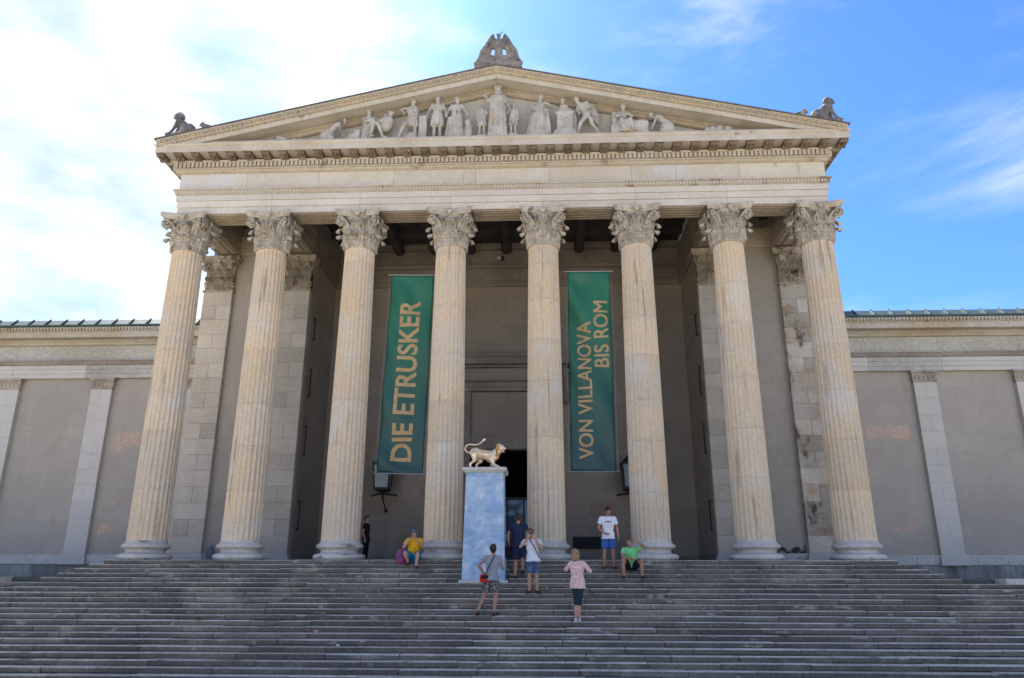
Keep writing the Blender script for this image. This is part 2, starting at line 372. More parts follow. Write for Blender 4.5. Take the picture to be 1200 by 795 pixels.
for s in (-1, 1):                                    # light kerb stones that close the terrace beside the steps
    x = 13.9
    kb = part('terrace_kerb', MB().box(s*13.95, s*40, -(Y0+5*T)+.05, -(Y0+4*T)+.38, TZ-H-.3, TZ-.03), 'stepcore', stairs); kb.location = -Vector(stairs.location)
    while x < 24:
        block('kerb_stone', s*(x+.004), s*(x+1.246), -(Y0+5*T)+.02, -(Y0+4*T)+.40, TZ-H-.05, TZ+.01, 'plinth', kb); x += 1.25

# ------------------------------------------------------------ the building
B = tag(empty('museum_building', (0, 0, 0)), 'classical stone museum with eight-column portico, pediment and low windowless wings', 'building')
COLX = [-10.99, -7.97, -4.82, -1.61, 1.61, 4.82, 7.97, 10.99]
ZN, ZA = 10.38, 11.73                                # neck, underside of the architrave

# columns -------------------------------------------------------
def r_shaft(z):
    u = (z-.57)/(ZN-.57); return .602-.085*u+.012*math.sin(math.pi*u)
def drum_mesh(z0, z1):
    mb = MB(); rs = []; n = 24; per = 8
    top = z1 > ZN-.05
    zs = [z0+.004, (z0+z1)/2, z1-.004]
    if z0 < .7: zs = [z0, z0+.06, z0+.13, (z0+z1)/2, z1-.004]
    if top: zs = [z0+.004, (z0+z1)/2, z1-.22, z1-.12, z1-.06, z1]
    for z in zs:
        r = r_shaft(z); d = .040
        if z0 < .7 and z < z0+.1: d = .040*(0 if z < z0+.03 else .6)
        if top and z > z1-.2: d = .042 if z < z1-.1 else (.03 if z < z1-.03 else 0)
        ring = []
        for i in range(n):
            for k in range(per):
                a = (i+k/per)*2*math.pi/n
                t = (k/per-.14)/.86                   # the fillet takes 14 percent of each flute
                dd = 0 if t <= 0 else d*math.sqrt(max(0, 1-(2*t-1)**2))
                ring.append((math.cos(a)*(r-dd), math.sin(a)*(r-dd), z))
        rs.append(ring)
    mb.rings(rs); return mb.mesh('drum', 'column', 35)
def base_mesh():
    p = [(.755, 0)]
    for a in range(-80, 81, 20): p.append((.72+.085*math.cos(R(a)), .095+.085*math.sin(R(a))))
    p += [(.70, .19), (.67, .192), (.60, .215), (.575, .26), (.595, .31), (.655, .338), (.68, .345)]
    for a in range(-80, 81, 20): p.append((.66+.062*math.cos(R(a)), .415+.062*math.sin(R(a))))
    p += [(.635, .49), (.635, .525), (.612, .545), (.604, .575)]
    return MB().lathe(p, 64).mesh('column_base', 'shaft_end', 40)
def leaf_mesh(h, w, r0, out, name='acanthus_leaf'):
    """a lobed, ribbed leaf that hugs the bell and curls over at the tip; faces -y"""
    nv, nu = 23, 11; front = []; back = []
    for j in range(nv):
        v = j/(nv-1)
        if v < .78: z = h*v/.78*.97; y = r0+.015+out*.22*(v/.78)**2
        else:
            a = (v-.78)/.22*R(190); rr = out*.36
            z = h*.97+rr*math.sin(a)*.9; y = r0+.015+out*.22+rr*(1-math.cos(a))
        lob = 1+.26*math.sin(v*math.pi*7.5)
        ww = w*(.80+.25*math.sin(v*math.pi*.9))*lob*(1 if v < .72 else max(.5, 1-(v-.72)*1.7))
        for i in range(nu):
            u = i/(nu-1)*2-1
            rib = .030*math.cos(u*math.pi*3)*(1-abs(v-.5)*.6)+.035*(1-abs(u))
            dep = y+rib-.10*w*u*u*2
            front.append((u*ww, -dep, z-.03*abs(u)*(v > .5)))
            back.append((u*ww*.9, -(dep-.035), z-.02))
    mb = MB(); n = len(front); f = []
    for j in range(nv-1):
        for i in range(nu-1):
            a = j*nu+i; f.append((a, a+1, a+nu+1, a+nu)); f.append((n+a, n+a+nu, n+a+nu+1, n+a+1))
    edge = [i for i in range(nu)]+[j*nu+nu-1 for j in range(1, nv)]+[(nv-1)*nu+i for i in range(nu-2, -1, -1)]+[j*nu for j in range(nv-2, 0, -1)]
    for a, b in zip(edge, edge[1:]+edge[:1]): f.append((a, b, b+n, a+n))
    mb.add(front+back, f); return mb.mesh(name, 'capital', 50)
def volute_mesh(cap_h=1.25):
    """two stalks rise along the diagonal and roll into a scroll; runs along +x"""
    mb = MB()
    for s in (-1, 1):
        pts = []; rad = []
        for k in range(7):
            t = k/6; pts.append((.52+.34*t*t, s*(.16-.10*t), .62+.46*t-.03*t*t)); rad.append(.036+.018*t)
        cx, cz, r = .86, .925, .150
        for k in range(20):
            a = R(105-k*27); rr = r*(1-k/23)
            pts.append((cx+rr*math.cos(a), s*(.055+.02*k/20), cz+rr*math.sin(a))); rad.append(.050-.0014*k)
        mb.tube(pts, rad, 6)
    mb.cap((.86, -.085, .925), (.86, .085, .925), .045, .045, 8)
    return mb.mesh('volute', 'capital', 50)
def helix_mesh():
    mb = MB()
    for s in (-1, 1):
        pts = [(s*.20, -.56, .60), (s*.19, -.60, .75), (s*.14, -.64, .88)]
        for k in range(11):
            a = R((120-k*36)); rr = .075*(1-k/14); pts.append((s*(.085+rr*math.cos(a)*-1*-1), -.66, .95+rr*math.sin(a)))
        mb.tube(pts, [.022]*3+[.024-.001*k for k in range(11)], 5)
    mb.ell((0, -.72, 1.17), (.085, .05, .10)); mb.ell((0, -.66, 1.0), (.04, .04, .11)); mb.ell((-.07, -.72, 1.22), (.05, .03, .04)); mb.ell((.07, -.72, 1.22), (.05, .03, .04))
    return mb.mesh('fleuron', 'capital', 50)
def abacus_mesh():
    def outline(k):
        pts = []
        for q in range(4):
            a = q*math.pi/2; ca, sa = math.cos(a), math.sin(a)
            for j in range(9):
                u = -1+2*j/8; x = u*.735*k; y = -(.80-.165*(1-u*u))*k
                pts.append((x*ca-y*sa, x*sa+y*ca))
        return pts
    mb = MB(); rs = []
    for k, z in ((.90, 1.12), (.93, 1.18), (.985, 1.21), (1.0, 1.24), (1.0, 1.33)):
        rs.append([(x, y, z) for x, y in outline(k)])
    mb.rings(rs); return mb.mesh('abacus', 'capital', 30)
def bell_mesh():
    return MB().lathe([(.52, -.03), (.555, -.02), (.565, .01), (.545, .04), (.52, .06), (.50, .4), (.52, .8), (.60, 1.05), (.66, 1.13), (.60, 1.14)], 32).mesh('capital_bell', 'capital', 40)
me_base = base_mesh(); me_leaf1 = leaf_mesh(.40, .185, .52, .30); me_leaf2 = leaf_mesh(.77, .165, .515, .36); me_leaf3 = leaf_mesh(.98, .07, .54, .20)
me_vol = volute_mesh(); me_hel = helix_mesh(); me_aba = abacus_mesh(); me_bell = bell_mesh()
for ci, cx in enumerate(COLX):
    core = MB().lathe([(.54, .3), (.535, .6), (.46, ZN-.05), (.45, ZN+.2)], 24)
    c = part('column', core, 'column', B, True, loc=(cx, 0, 0))
    link('column_base', me_base, c)
    rnd = random.Random(40+ci); z = .575
    cuts = [z]
    while z < ZN-1.9: z += rnd.uniform(1.25, 1.95); cuts.append(z)
    cuts.append(ZN)
    for a, b in zip(cuts[:-1], cuts[1:]): link('drum', drum_mesh(a, b), c, rz=R(7.5))
    link('capital_bell', me_bell, c, (0, 0, ZN))
    for k in range(8):
        j = random.Random(ci*50+k).uniform(-.03, .03)
        link('acanthus_leaf', me_leaf1, c, (0, 0, ZN+.03), R(45*k+22.5)+j)
        link('acanthus_leaf', me_leaf2, c, (0, 0, ZN+.04), R(45*k)+j)
        link('acanthus_leaf', me_leaf3, c, (0, 0, ZN+.02), R(45*k+22.5)-j)
    for k in range(4):
        link('volute', me_vol, c, (0, 0, ZN), R(45+90*k)); link('fleuron', me_hel, c, (0, 0, ZN), R(90*k))
    link('abacus', me_aba, c, (0, 0, ZN))

# entablature ---------------------------------------------------
WX, FY = 11.42, .48
core = MB()
core.box(-WX+.06, WX-.06, -FY+.06, .46, ZA+.015, 13.86)
for s in (-1, 1): core.box(s*(10.47), s*(WX-.06), .46, YB, ZA+.015, 13.86)
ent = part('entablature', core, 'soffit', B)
# architrave beams between the columns, each a stone of its own, in three fasciae
xs = [-WX-.02]+[x for x in COLX[1:-1]]+[WX+.02]
for a, b in zip(xs[:-1], xs[1:]):
    for k, (o, z0, z1) in enumerate(((-.035, ZA, 12.01), (0, 12.01, 12.25), (.035, 12.25, 12.47))):
        block('architrave_fascia', a+.003 if a > xs[0] else a-.0+(.035-o), b-.003 if b < xs[-1] else b-(.035-o), -FY-o, -FY-o+.2, z0+.003, z1-.001, 'architrave', ent, .006)
for s in (-1, 1):
    for k, (o, z0, z1) in enumerate(((-.035, ZA, 12.01), (0, 12.01, 12.25), (.035, 12.25, 12.47))):
        y = -FY+.2
        while y < YB:
            e = min(y+3.2, YB); block('architrave_fascia', s*(WX-.015+o), s*(WX-.2), y+.003, e-.003, z0+.003, z1-.001, 'architrave', ent, .006); y = e
# soffit panels between the capitals
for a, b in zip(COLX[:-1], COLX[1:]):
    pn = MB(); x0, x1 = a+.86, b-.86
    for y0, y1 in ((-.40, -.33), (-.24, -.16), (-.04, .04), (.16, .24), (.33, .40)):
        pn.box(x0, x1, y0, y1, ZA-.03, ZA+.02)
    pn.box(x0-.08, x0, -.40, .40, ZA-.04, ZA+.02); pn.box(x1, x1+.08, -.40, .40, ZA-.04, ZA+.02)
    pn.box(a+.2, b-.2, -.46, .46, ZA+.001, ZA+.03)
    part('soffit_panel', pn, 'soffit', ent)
# crown of the architrave with a small dentil row
crown = MB().wrap([(.0, 12.47), (.05, 12.475), (.05, 12.50), (.07, 12.505), (.07, 12.62), (.13, 12.64), (.14, 12.68), (-.04, 12.69)], WX, FY, YB)
part('architrave_crown', crown, 'bed', ent)
dn = MB()
def dent_row(mb, off, z0, z1, pitch, w, d, flank=6):
    n = int((WX+off)*2/pitch)
    for i in range(n):
        x = -(WX+off)+pitch*(i+.5); mb.box(x-w/2, x+w/2, -(FY+off+d), -(FY+off)+.01, z0, z1)
    for s in (-1, 1):
        for i in range(int(flank/pitch)):
            y = -(FY+off)+pitch*(i+.5); mb.box(s*(WX+off-.01), s*(WX+off+d), y-w/2, y+w/2, z0, z1)
dent_row(dn, .07, 12.53, 12.61, .115, .07, .035)
part('small_dentils', dn, 'architrave', ent, kind='stuff')
# frieze stones
fx = [-WX+.01]
rnd = random.Random(5)
while fx[-1] < WX-3: fx.append(fx[-1]+rnd.uniform(1.5, 3.0))
fx.append(WX-.01)
for a, b in zip(fx[:-1], fx[1:]): block('frieze_block', a+.003, b-.003, -FY+.015, -FY+.2, 12.69, 13.34, 'frieze', ent, .006)
for s in (-1, 1):
    y = -FY+.2
    while y < YB: block('frieze_block', s*(WX-.02), s*(WX-.2), y+.003, min(y+2.4, YB)-.003, 12.69, 13.34, 'frieze', ent, .006); y += 2.4
# bed mouldings, dentils, modillions, corona
cor = part('cornice', MB().wrap([(-.06, 13.33), (.04, 13.33), (.12, 13.38), (.14, 13.41), (.20, 13.415), (.20, 13.455), (.16, 13.46), (.16, 13.68), (.22, 13.685), (.24, 13.75), (.20, 13.76), (-.1, 13.86)], WX, FY, YB), 'bed', ent)
d2 = MB(); dent_row(d2, .16, 13.49, 13.67, .150, .095, .08, 8); dent_row(d2, .05, 13.345, 13.385, .115, .06, .05, 8)
part('dentils', d2, 'bed', ent, kind='stuff')
part('corona', MB().wrap([(-.1, 13.87), (.63, 13.87), (.65, 13.845), (.68, 13.845), (.68, 14.07), (.71, 14.085), (.74, 14.13), (.74, 14.16), (-.1, 14.17)], WX, FY, YB), 'cornice', ent)
def modillion_mesh():
    mb = MB()
    prof = [(.10, .0), (.60, .0), (.60, -.06), (.58, -.10), (.53, -.125), (.46, -.10), (.36, -.12), (.28, -.17), (.20, -.16), (.10, -.10)]
    v = [(x, -o, z) for x in (-.13, .13) for o, z in prof]; n = len(prof)
    f = [(i, (i+1) % n, n+(i+1) % n, n+i) for i in range(n)]+[tuple(range(n-1, -1, -1)), tuple(range(n, 2*n))]
    mb.add(v, f)
    mb.ell((0, -.57, -.09), (.085, .05, .055), None, 8, 5); mb.ell((0, -.42, -.125), (.06, .12, .035), None, 8, 5)
    mb.box(-.155, .155, -.62, -.10, -.02, .012)
    return mb.mesh('modillion', 'modillion', 40)
me_mod = modillion_mesh(); NM = 39; pit = (2*(WX+.54))/(NM-1)
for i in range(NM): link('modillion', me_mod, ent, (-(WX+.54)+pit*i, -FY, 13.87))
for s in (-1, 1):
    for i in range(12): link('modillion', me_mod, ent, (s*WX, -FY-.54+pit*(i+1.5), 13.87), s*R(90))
# pediment -------------------------------------------------------
SL, AP, TIP = .227, 17.05, 12.05
ped = part('pediment', MB().prism_x([(-.26, 14.15), (-.26, 16.60), (YB, 16.60), (YB, 14.15)], -.01, .01), 'tymp', B)
bk = MB()
for s in (-1, 1): bk.add([(0, y, 14.15) for y in (-.28, .4)]+[(0, y, 16.62) for y in (-.28, .4)]+[(s*10.7, y, 14.15) for y in (-.28, .4)], [(0, 2, 4), (1, 5, 3), (0, 4, 5, 1), (2, 3, 5, 4)])
part('tympanum_core', bk, 'tymp', ped)
xx = -10.4
while xx < 10.4:                                      # upright slabs of the tympanum
    w = random.uniform(1.2, 1.9); e = min(xx+w, 10.4)
    za, zb = AP-.53-SL*abs(xx), AP-.53-SL*abs(e)
    a, b = xx+.004, e-.004
    mid = [] if a*b > 0 else [0]
    top = [(a, za)]+[(0, AP-.53)]*len(mid)+[(b, zb)]
    pr_ = [(a, 14.15)]+[(p, max(q, 14.2)) for p, q in top]+[(b, 14.15)]
    n = len(pr_); v = [(p, y, q) for y in (-.35, -.23) for p, q in pr_]
    part('tympanum_slab', MB().add(v, [tuple(range(n)), tuple(range(2*n-1, n-1, -1))]+[(i, n+i, n+(i+1) % n, (i+1) % n) for i in range(n)]), 'tymp', ped)
    xx = e
part('pediment_floor', MB().box(-11.0, 11.0, -1.06, -.2, 14.165, 14.31), 'cornice', ped)
for s in (-1, 1):
    # raking cornice: corona stones, bed moulding, ornamented gutter
    x = 0.0
    rk = part('raking_cornice', MB().prism_x([(-1.12, AP-.28), (-1.12, AP-.36), (-.2, AP-.42), (-.2, AP-.28)], 0.0, s*(TIP-.4), SL), 'soffit', ped)
    while x < TIP-.3:
        e = min(x+1.45, TIP-.28)
        part('corona_stone', MB().prism_x([(-1.165, AP-.255), (-1.165, AP-.455), (-1.11, AP-.455), (-1.09, AP-.42), (-.22, AP-.44), (-.22, AP-.255)], s*(x+.003), s*(e-.003), SL), 'cornice', rk)
        x = e
    part('bed_moulding', MB().prism_x([(-.60, AP-.445), (-.60, AP-.48), (-.52, AP-.53), (-.50, AP-.60), (-.44, AP-.63), (-.25, AP-.63), (-.25, AP-.445)], s*.0, s*10.3, SL), 'soffit', rk)
    part('gutter', MB().prism_x([(-1.14, AP-.265), (-1.21, AP-.25), (-1.22, AP-.20), (-1.27, AP-.14), (-1.31, AP-.06), (-1.31, AP-.035), (.1, AP-.035), (.1, AP-.265)], s*0, s*TIP, SL), 'sima', rk)
    part('gutter_lip', MB().prism_x([(-1.30, AP-.035), (-1.35, AP-.03), (-1.36, AP), (-.8, AP+.02), (-.8, AP-.035)], s*0, s*(TIP+.06), SL), 'sima_top', rk)
    orn = MB(); k = 0; x = .18
    while x < TIP-.1:                                  # palmettes in relief along the gutter, and a bead row below
        z = AP-SL*x
        if k % 2 == 0:
            for t in (-50, -25, 0, 25, 50): 
                q = Matrix.Rotation(R(t), 3, 'Y'); orn.ell(Vector((s*x, -1.295, z-.20))+q@Vector((0, 0, .07)), (.018, .04, .06), q, 6, 4)
        else:
            orn.ell((s*x, -1.295, z-.14), (.048, .05, .055), None, 8, 4)
        orn.box(s*(x-.05), s*(x+.03), -1.235, -1.16, z-.275, z-.235)
        orn.box(s*(x+.07), s*(x+.11), -1.23, -1.16, z-.275, z-.235)
        x += .165; k += 1
    part('gutter_palmettes', orn, 'sima', rk, kind='stuff')
    # roof slope
    rf = MB().prism_x([(-.81, AP-.06), (-.81, AP-.0), (YB, AP-.0), (YB, AP-.06)], 0, s*(TIP+.05), SL); part('roof_slope', rf, 'copper', ped)
    part('flank_gutter', MB().box(s*(WX+.2), s*(WX+.78), -1.0, YB, 14.175, 14.30), 'sima', ped)

# porch: antae, walls, ceiling ------------------------------------
def anta_capital(w):
    mb = MB(); h = w/2
    z0 = 10.18
    mb.box(-h-.04, h+.04, -.04, .3, z0-.03, z0+.03)
    secs = [(h-.02, -.0, z0+.03), (h-.02, -.01, z0+.75), (h+.06, -.07, z0+1.15), (h+.13, -.12, z0+1.2)]
    rs = [[(-a, b, z), (a, b, z), (a, .3, z), (-a, .3, z)] for a, b, z in secs]; mb.rings(rs)
    mb.box(-h-.20, h+.20, -.22, .3, z0+1.24, z0+1.42); mb.box(-h-.15, h+.15, -.16, .3, z0+1.18, z0+1.25)
    return mb.mesh('anta_capital', 'anta_cap', 30)
me_al = {}
for key, hh, ww in (('a', .42, .15), ('b', .78, .15)):
    m_ = leaf_mesh(hh, ww, 0, .26, 'acanthus_leaf').copy(); m_.materials[0] = M['anta_cap']; me_al[key] = m_
me_avol = me_vol.copy(); me_avol.materials[0] = M['anta_cap']
me_ahel = me_hel.copy(); me_ahel.materials[0] = M['anta_cap']
ANT = [(-11.72, -10.58), (-8.58, -7.50), (7.50, 8.58), (10.58, 11.72)]
for ai, (a, b) in enumerate(ANT):
    cx = (a+b)/2; w = b-a
    an = part('anta', MB().box(a+.02, b-.02, 3.05, 3.6, 0, 11.6), 'soffit', B)
    courses(('y', 3.03), a, b, .30, 10.16, 1.3, .575, 'anta_dirty' if ai == 3 else 'anta', an, depth=.25, gap=.009)
    part('anta_base', MB().box(a-.10, b+.10, 2.90, 3.3, 0, .14).box(a-.06, b+.06, 2.95, 3.3, .14, .22).box(a-.03, b+.03, 3.0, 3.3, .22, .298), 'shaft_end', an)
    link('anta_capital', anta_capital(w), an, (cx, 3.03, 0))
    for k in range(4): link('acanthus_leaf', me_al['a'], an, (cx+(k-1.5)*w/4, 3.03, 10.22))
    for k in range(3): link('acanthus_leaf', me_al['b'], an, (cx+(k-1)*w/3, 3.04, 10.22))
    for s in (-1, 1):
        link('volute', me_avol, an, (cx+s*(w/2-.60), 3.03+.52, 10.20), R(-90+s*40))
    link('fleuron', me_ahel, an, (cx, 3.03+.50, 10.25))
    part('crown_dentils', MB().box(a-.05, b+.05, 2.93, 3.1, 11.62, 11.66), 'anta_cap', an)
for s in (-1, 1):
    # solid masonry between and behind the antae
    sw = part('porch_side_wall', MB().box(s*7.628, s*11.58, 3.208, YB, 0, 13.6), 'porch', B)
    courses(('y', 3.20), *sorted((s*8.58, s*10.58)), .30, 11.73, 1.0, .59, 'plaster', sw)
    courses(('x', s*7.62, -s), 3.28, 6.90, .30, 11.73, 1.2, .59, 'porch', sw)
    part('wall_base', MB().box(s*8.58, s*10.58, 3.08, 3.3, 0, .30), 'shaft_end', sw)
    part('wall_base', MB().box(s*7.56, s*7.72, 3.3, 6.9, 0, .30), 'porchtrim', sw)
    # beams from columns 1/8 and 2/7 back to the antae, with stepped faces
    for x0, x1 in ((7.52, 8.46),):
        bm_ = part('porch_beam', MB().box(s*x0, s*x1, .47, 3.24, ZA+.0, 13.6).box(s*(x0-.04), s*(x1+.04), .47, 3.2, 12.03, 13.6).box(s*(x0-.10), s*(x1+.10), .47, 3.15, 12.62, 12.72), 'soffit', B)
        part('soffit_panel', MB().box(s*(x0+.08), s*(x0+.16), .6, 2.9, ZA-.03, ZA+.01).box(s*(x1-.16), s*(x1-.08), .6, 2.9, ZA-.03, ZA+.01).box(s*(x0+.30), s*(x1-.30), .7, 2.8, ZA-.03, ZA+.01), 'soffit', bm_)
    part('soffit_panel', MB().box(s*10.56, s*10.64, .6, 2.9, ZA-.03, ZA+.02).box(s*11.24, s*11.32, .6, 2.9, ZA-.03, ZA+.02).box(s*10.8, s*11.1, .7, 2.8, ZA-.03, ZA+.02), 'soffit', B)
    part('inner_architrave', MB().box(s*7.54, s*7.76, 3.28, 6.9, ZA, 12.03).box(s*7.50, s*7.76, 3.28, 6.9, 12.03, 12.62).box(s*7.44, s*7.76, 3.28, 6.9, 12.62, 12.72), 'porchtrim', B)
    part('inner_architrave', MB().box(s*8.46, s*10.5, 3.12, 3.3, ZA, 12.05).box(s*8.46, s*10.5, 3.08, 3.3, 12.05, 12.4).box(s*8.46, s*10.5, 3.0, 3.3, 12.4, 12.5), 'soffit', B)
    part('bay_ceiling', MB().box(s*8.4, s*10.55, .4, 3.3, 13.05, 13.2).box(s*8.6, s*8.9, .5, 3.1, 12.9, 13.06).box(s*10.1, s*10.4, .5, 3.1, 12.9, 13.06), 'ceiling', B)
    for z0, z1 in ((1.13, 2.2), (3.9, 5.05), (6.16, 7.3), (8.5, 9.4)):      # iron rods on the side walls
        rod = MB().tube([(s*7.56, 4.2, z0), (s*7.56, 4.2, z1)], .022, 6); rod.box(s*7.54, s*7.66, 4.17, 4.23, z0, z0+.05).box(s*7.54, s*7.66, 4.17, 4.23, z1-.05, z1)
        part('iron_rod', rod, 'iron', sw)
ceil = part('porch_ceiling', MB().box(-7.55, 7.55, .4, 7.0, 13.72, 13.85), 'ceiling', B)
for x in [-6.4, -4.82, -3.2, -1.61, 0, 1.61, 3.2, 4.82, 6.4]:
    part('ceiling_beam', MB().box(x-.22, x+.22, .45, 6.9, 13.38, 13.73).box(x-.14, x+.14, .45, 6.9, 13.28, 13.4), 'ceiling', ceil)
for y in (2.1, 3.7, 5.3): part('ceiling_beam', MB().box(-7.5, 7.5, y-.15, y+.15, 13.45, 13.735), 'ceiling', ceil)
# back wall
YW = 6.91
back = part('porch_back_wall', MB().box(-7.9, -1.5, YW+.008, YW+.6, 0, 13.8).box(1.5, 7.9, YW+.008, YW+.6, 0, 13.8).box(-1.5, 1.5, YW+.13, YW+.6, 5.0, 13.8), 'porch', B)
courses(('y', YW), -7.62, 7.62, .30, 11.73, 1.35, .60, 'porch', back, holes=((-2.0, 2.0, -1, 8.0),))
for q in (-7.6, 2.07): part('wall_base', MB().box(q, q+5.53, YW-.08, YW+.1, 0, .30), 'porchtrim', back)
for z0, z1, y in ((ZA, 12.0, .05), (12.0, 12.55, .09), (12.55, 12.72, .22), (12.72, 13.45, .03), (13.45, 13.72, .28)):
    x = -7.62
    while x < 7.6: block('band_stone', x+.003, x+1.902, YW-y, YW+.12, z0+.003, z1-.001, 'porchtrim', back); x += 1.905
# door
dr = part('doorway', MB().box(-2.02, -1.5, YW-.10, YW+.5, 0, 7.0).box(1.5, 2.02, YW-.10, YW+.5, 0, 7.0).box(-1.56, 1.56, YW-.05, YW+.5, 4.53, 5.10), 'porchtrim', back)
part('door_frame', MB().box(-2.06, -1.86, YW-.14, YW, 0, 7.0).box(1.86, 2.06, YW-.14, YW, 0, 7.0).box(-2.06, 2.06, YW-.15, YW+.2, 6.98, 7.14).box(-2.1, 2.1, YW-.19, YW+.2, 7.145, 7.34), 'porchtrim', dr)
for k in range(2): block('door_panel_stone', -1.49+k*1.49, -.006+k*1.49, YW-.0, YW+.3, 5.11, 6.96, 'porch', dr)
part('door_frieze', MB().box(-2.2, 2.2, YW-.10, YW+.3, 7.345, 7.98), 'porch', dr)
dd = MB()
for i in range(34): dd.box(-2.2+i*.13, -2.13+i*.13, YW-.24, YW, 7.36, 7.45)
part('door_dentils', dd, 'porchtrim', dr, kind='stuff')
part('door_cornice', MB().box(-2.6, 2.6, YW-.28, YW+.3, 7.985, 8.08).box(-2.8, 2.8, YW-.48, YW+.3, 8.085, 8.37).box(-2.85, 2.85, YW-.54, YW+.3, 8.375, 8.45).box(-2.7, 2.7, YW-.40, YW+.3, 8.455, 8.60), 'porchtrim', dr)
for s in (-1, 1):
    cn = MB().tube([(s*2.5, YW-.34, 8.0), (s*2.5, YW-.40, 7.75), (s*2.5, YW-.30, 7.4), (s*2.5, YW-.16, 7.0), (s*2.5, YW-.16, 6.6), (s*2.5, YW-.10, 6.4)], [.16, .17, .13, .10, .12, .08], 8)
    cn.ell((s*2.5, YW-.34, 7.75), (.20, .2, .2), None, 10, 6).ell((s*2.5, YW-.14, 6.6), (.15, .12, .14), None, 10, 6)
    part('door_console', cn, 'porchtrim', dr, True)
rm = MB().box(-6, 6, YW+.7, YW+.8, 0, 6).box(-6, -5.9, YW+.7, YW+9, 0, 6).box(5.9, 6, YW+.7, YW+9, 0, 6).box(-6, 6, YW+9, YW+9.1, 0, 6).box(-6, 6, YW+.7, YW+9, 5.9, 6)
rm = MB().box(-6, -5.9, YW+.6, YW+9, 0, 6).box(5.9, 6, YW+.6, YW+9, 0, 6).box(-6, 6, YW+9, YW+9.1, 0, 6).box(-6, 6, YW+.6, YW+9, 5.9, 6).box(-6, 6, YW+.2, YW+9, -.1, -.005)
part('vestibule', rm, 'dark', dr)
fr = MB().box(-1.5, 1.5, YW+.30, YW+.40, 2.52, 2.62).box(-1.5, -1.42, YW+.30, YW+.40, 0, 4.53).box(1.42, 1.5, YW+.30, YW+.40, 0, 4.53).box(-.05, .05, YW+.30, YW+.40, 0, 2.52).box(-.75, -.68, YW+.3, YW+.4, 0, 2.52).box(.68, .75, YW+.3, YW+.4, 0, 2.52)
part('door_frame', fr, 'iron', dr)
for k, (a, b) in enumerate(((-1.42, -.75), (-.68, -.05), (.05, .68), (.75, 1.42))):
    part('glass_door', MB().box(a, b, YW+.34, YW+.36, .1, 2.5), 'glass', dr)
# low vent in the wall to the right of the door
vt = part('wall_vent', MB().box(2.66, 3.86, YW-.05, YW+.1, .56, .63).box(2.66, 3.86, YW-.05, YW+.1, .97, 1.04).box(2.66, 2.72, YW-.05, YW+.1, .63, .97).box(3.80, 3.86, YW-.05, YW+.1, .63, .97), 'iron', back)
part('vent_back', MB().box(2.72, 3.8, YW-.02, YW+.1, .63, .97), 'dark', vt)
for k in range(4): part('vent_slat', MB().box(2.72, 3.8, YW-.04, YW-.02, .66+.08*k, .68+.08*k), 'iron', vt)
part('repair_patch', MB().box(-5.75, -4.1, YW-.006, YW+.02, 1.85, 2.55), 'porchpatch', back)
part('repair_patch', MB().box(3.4, 4.4, YW-.006, YW+.02, 1.75, 2.35), 'porchpatch', back)

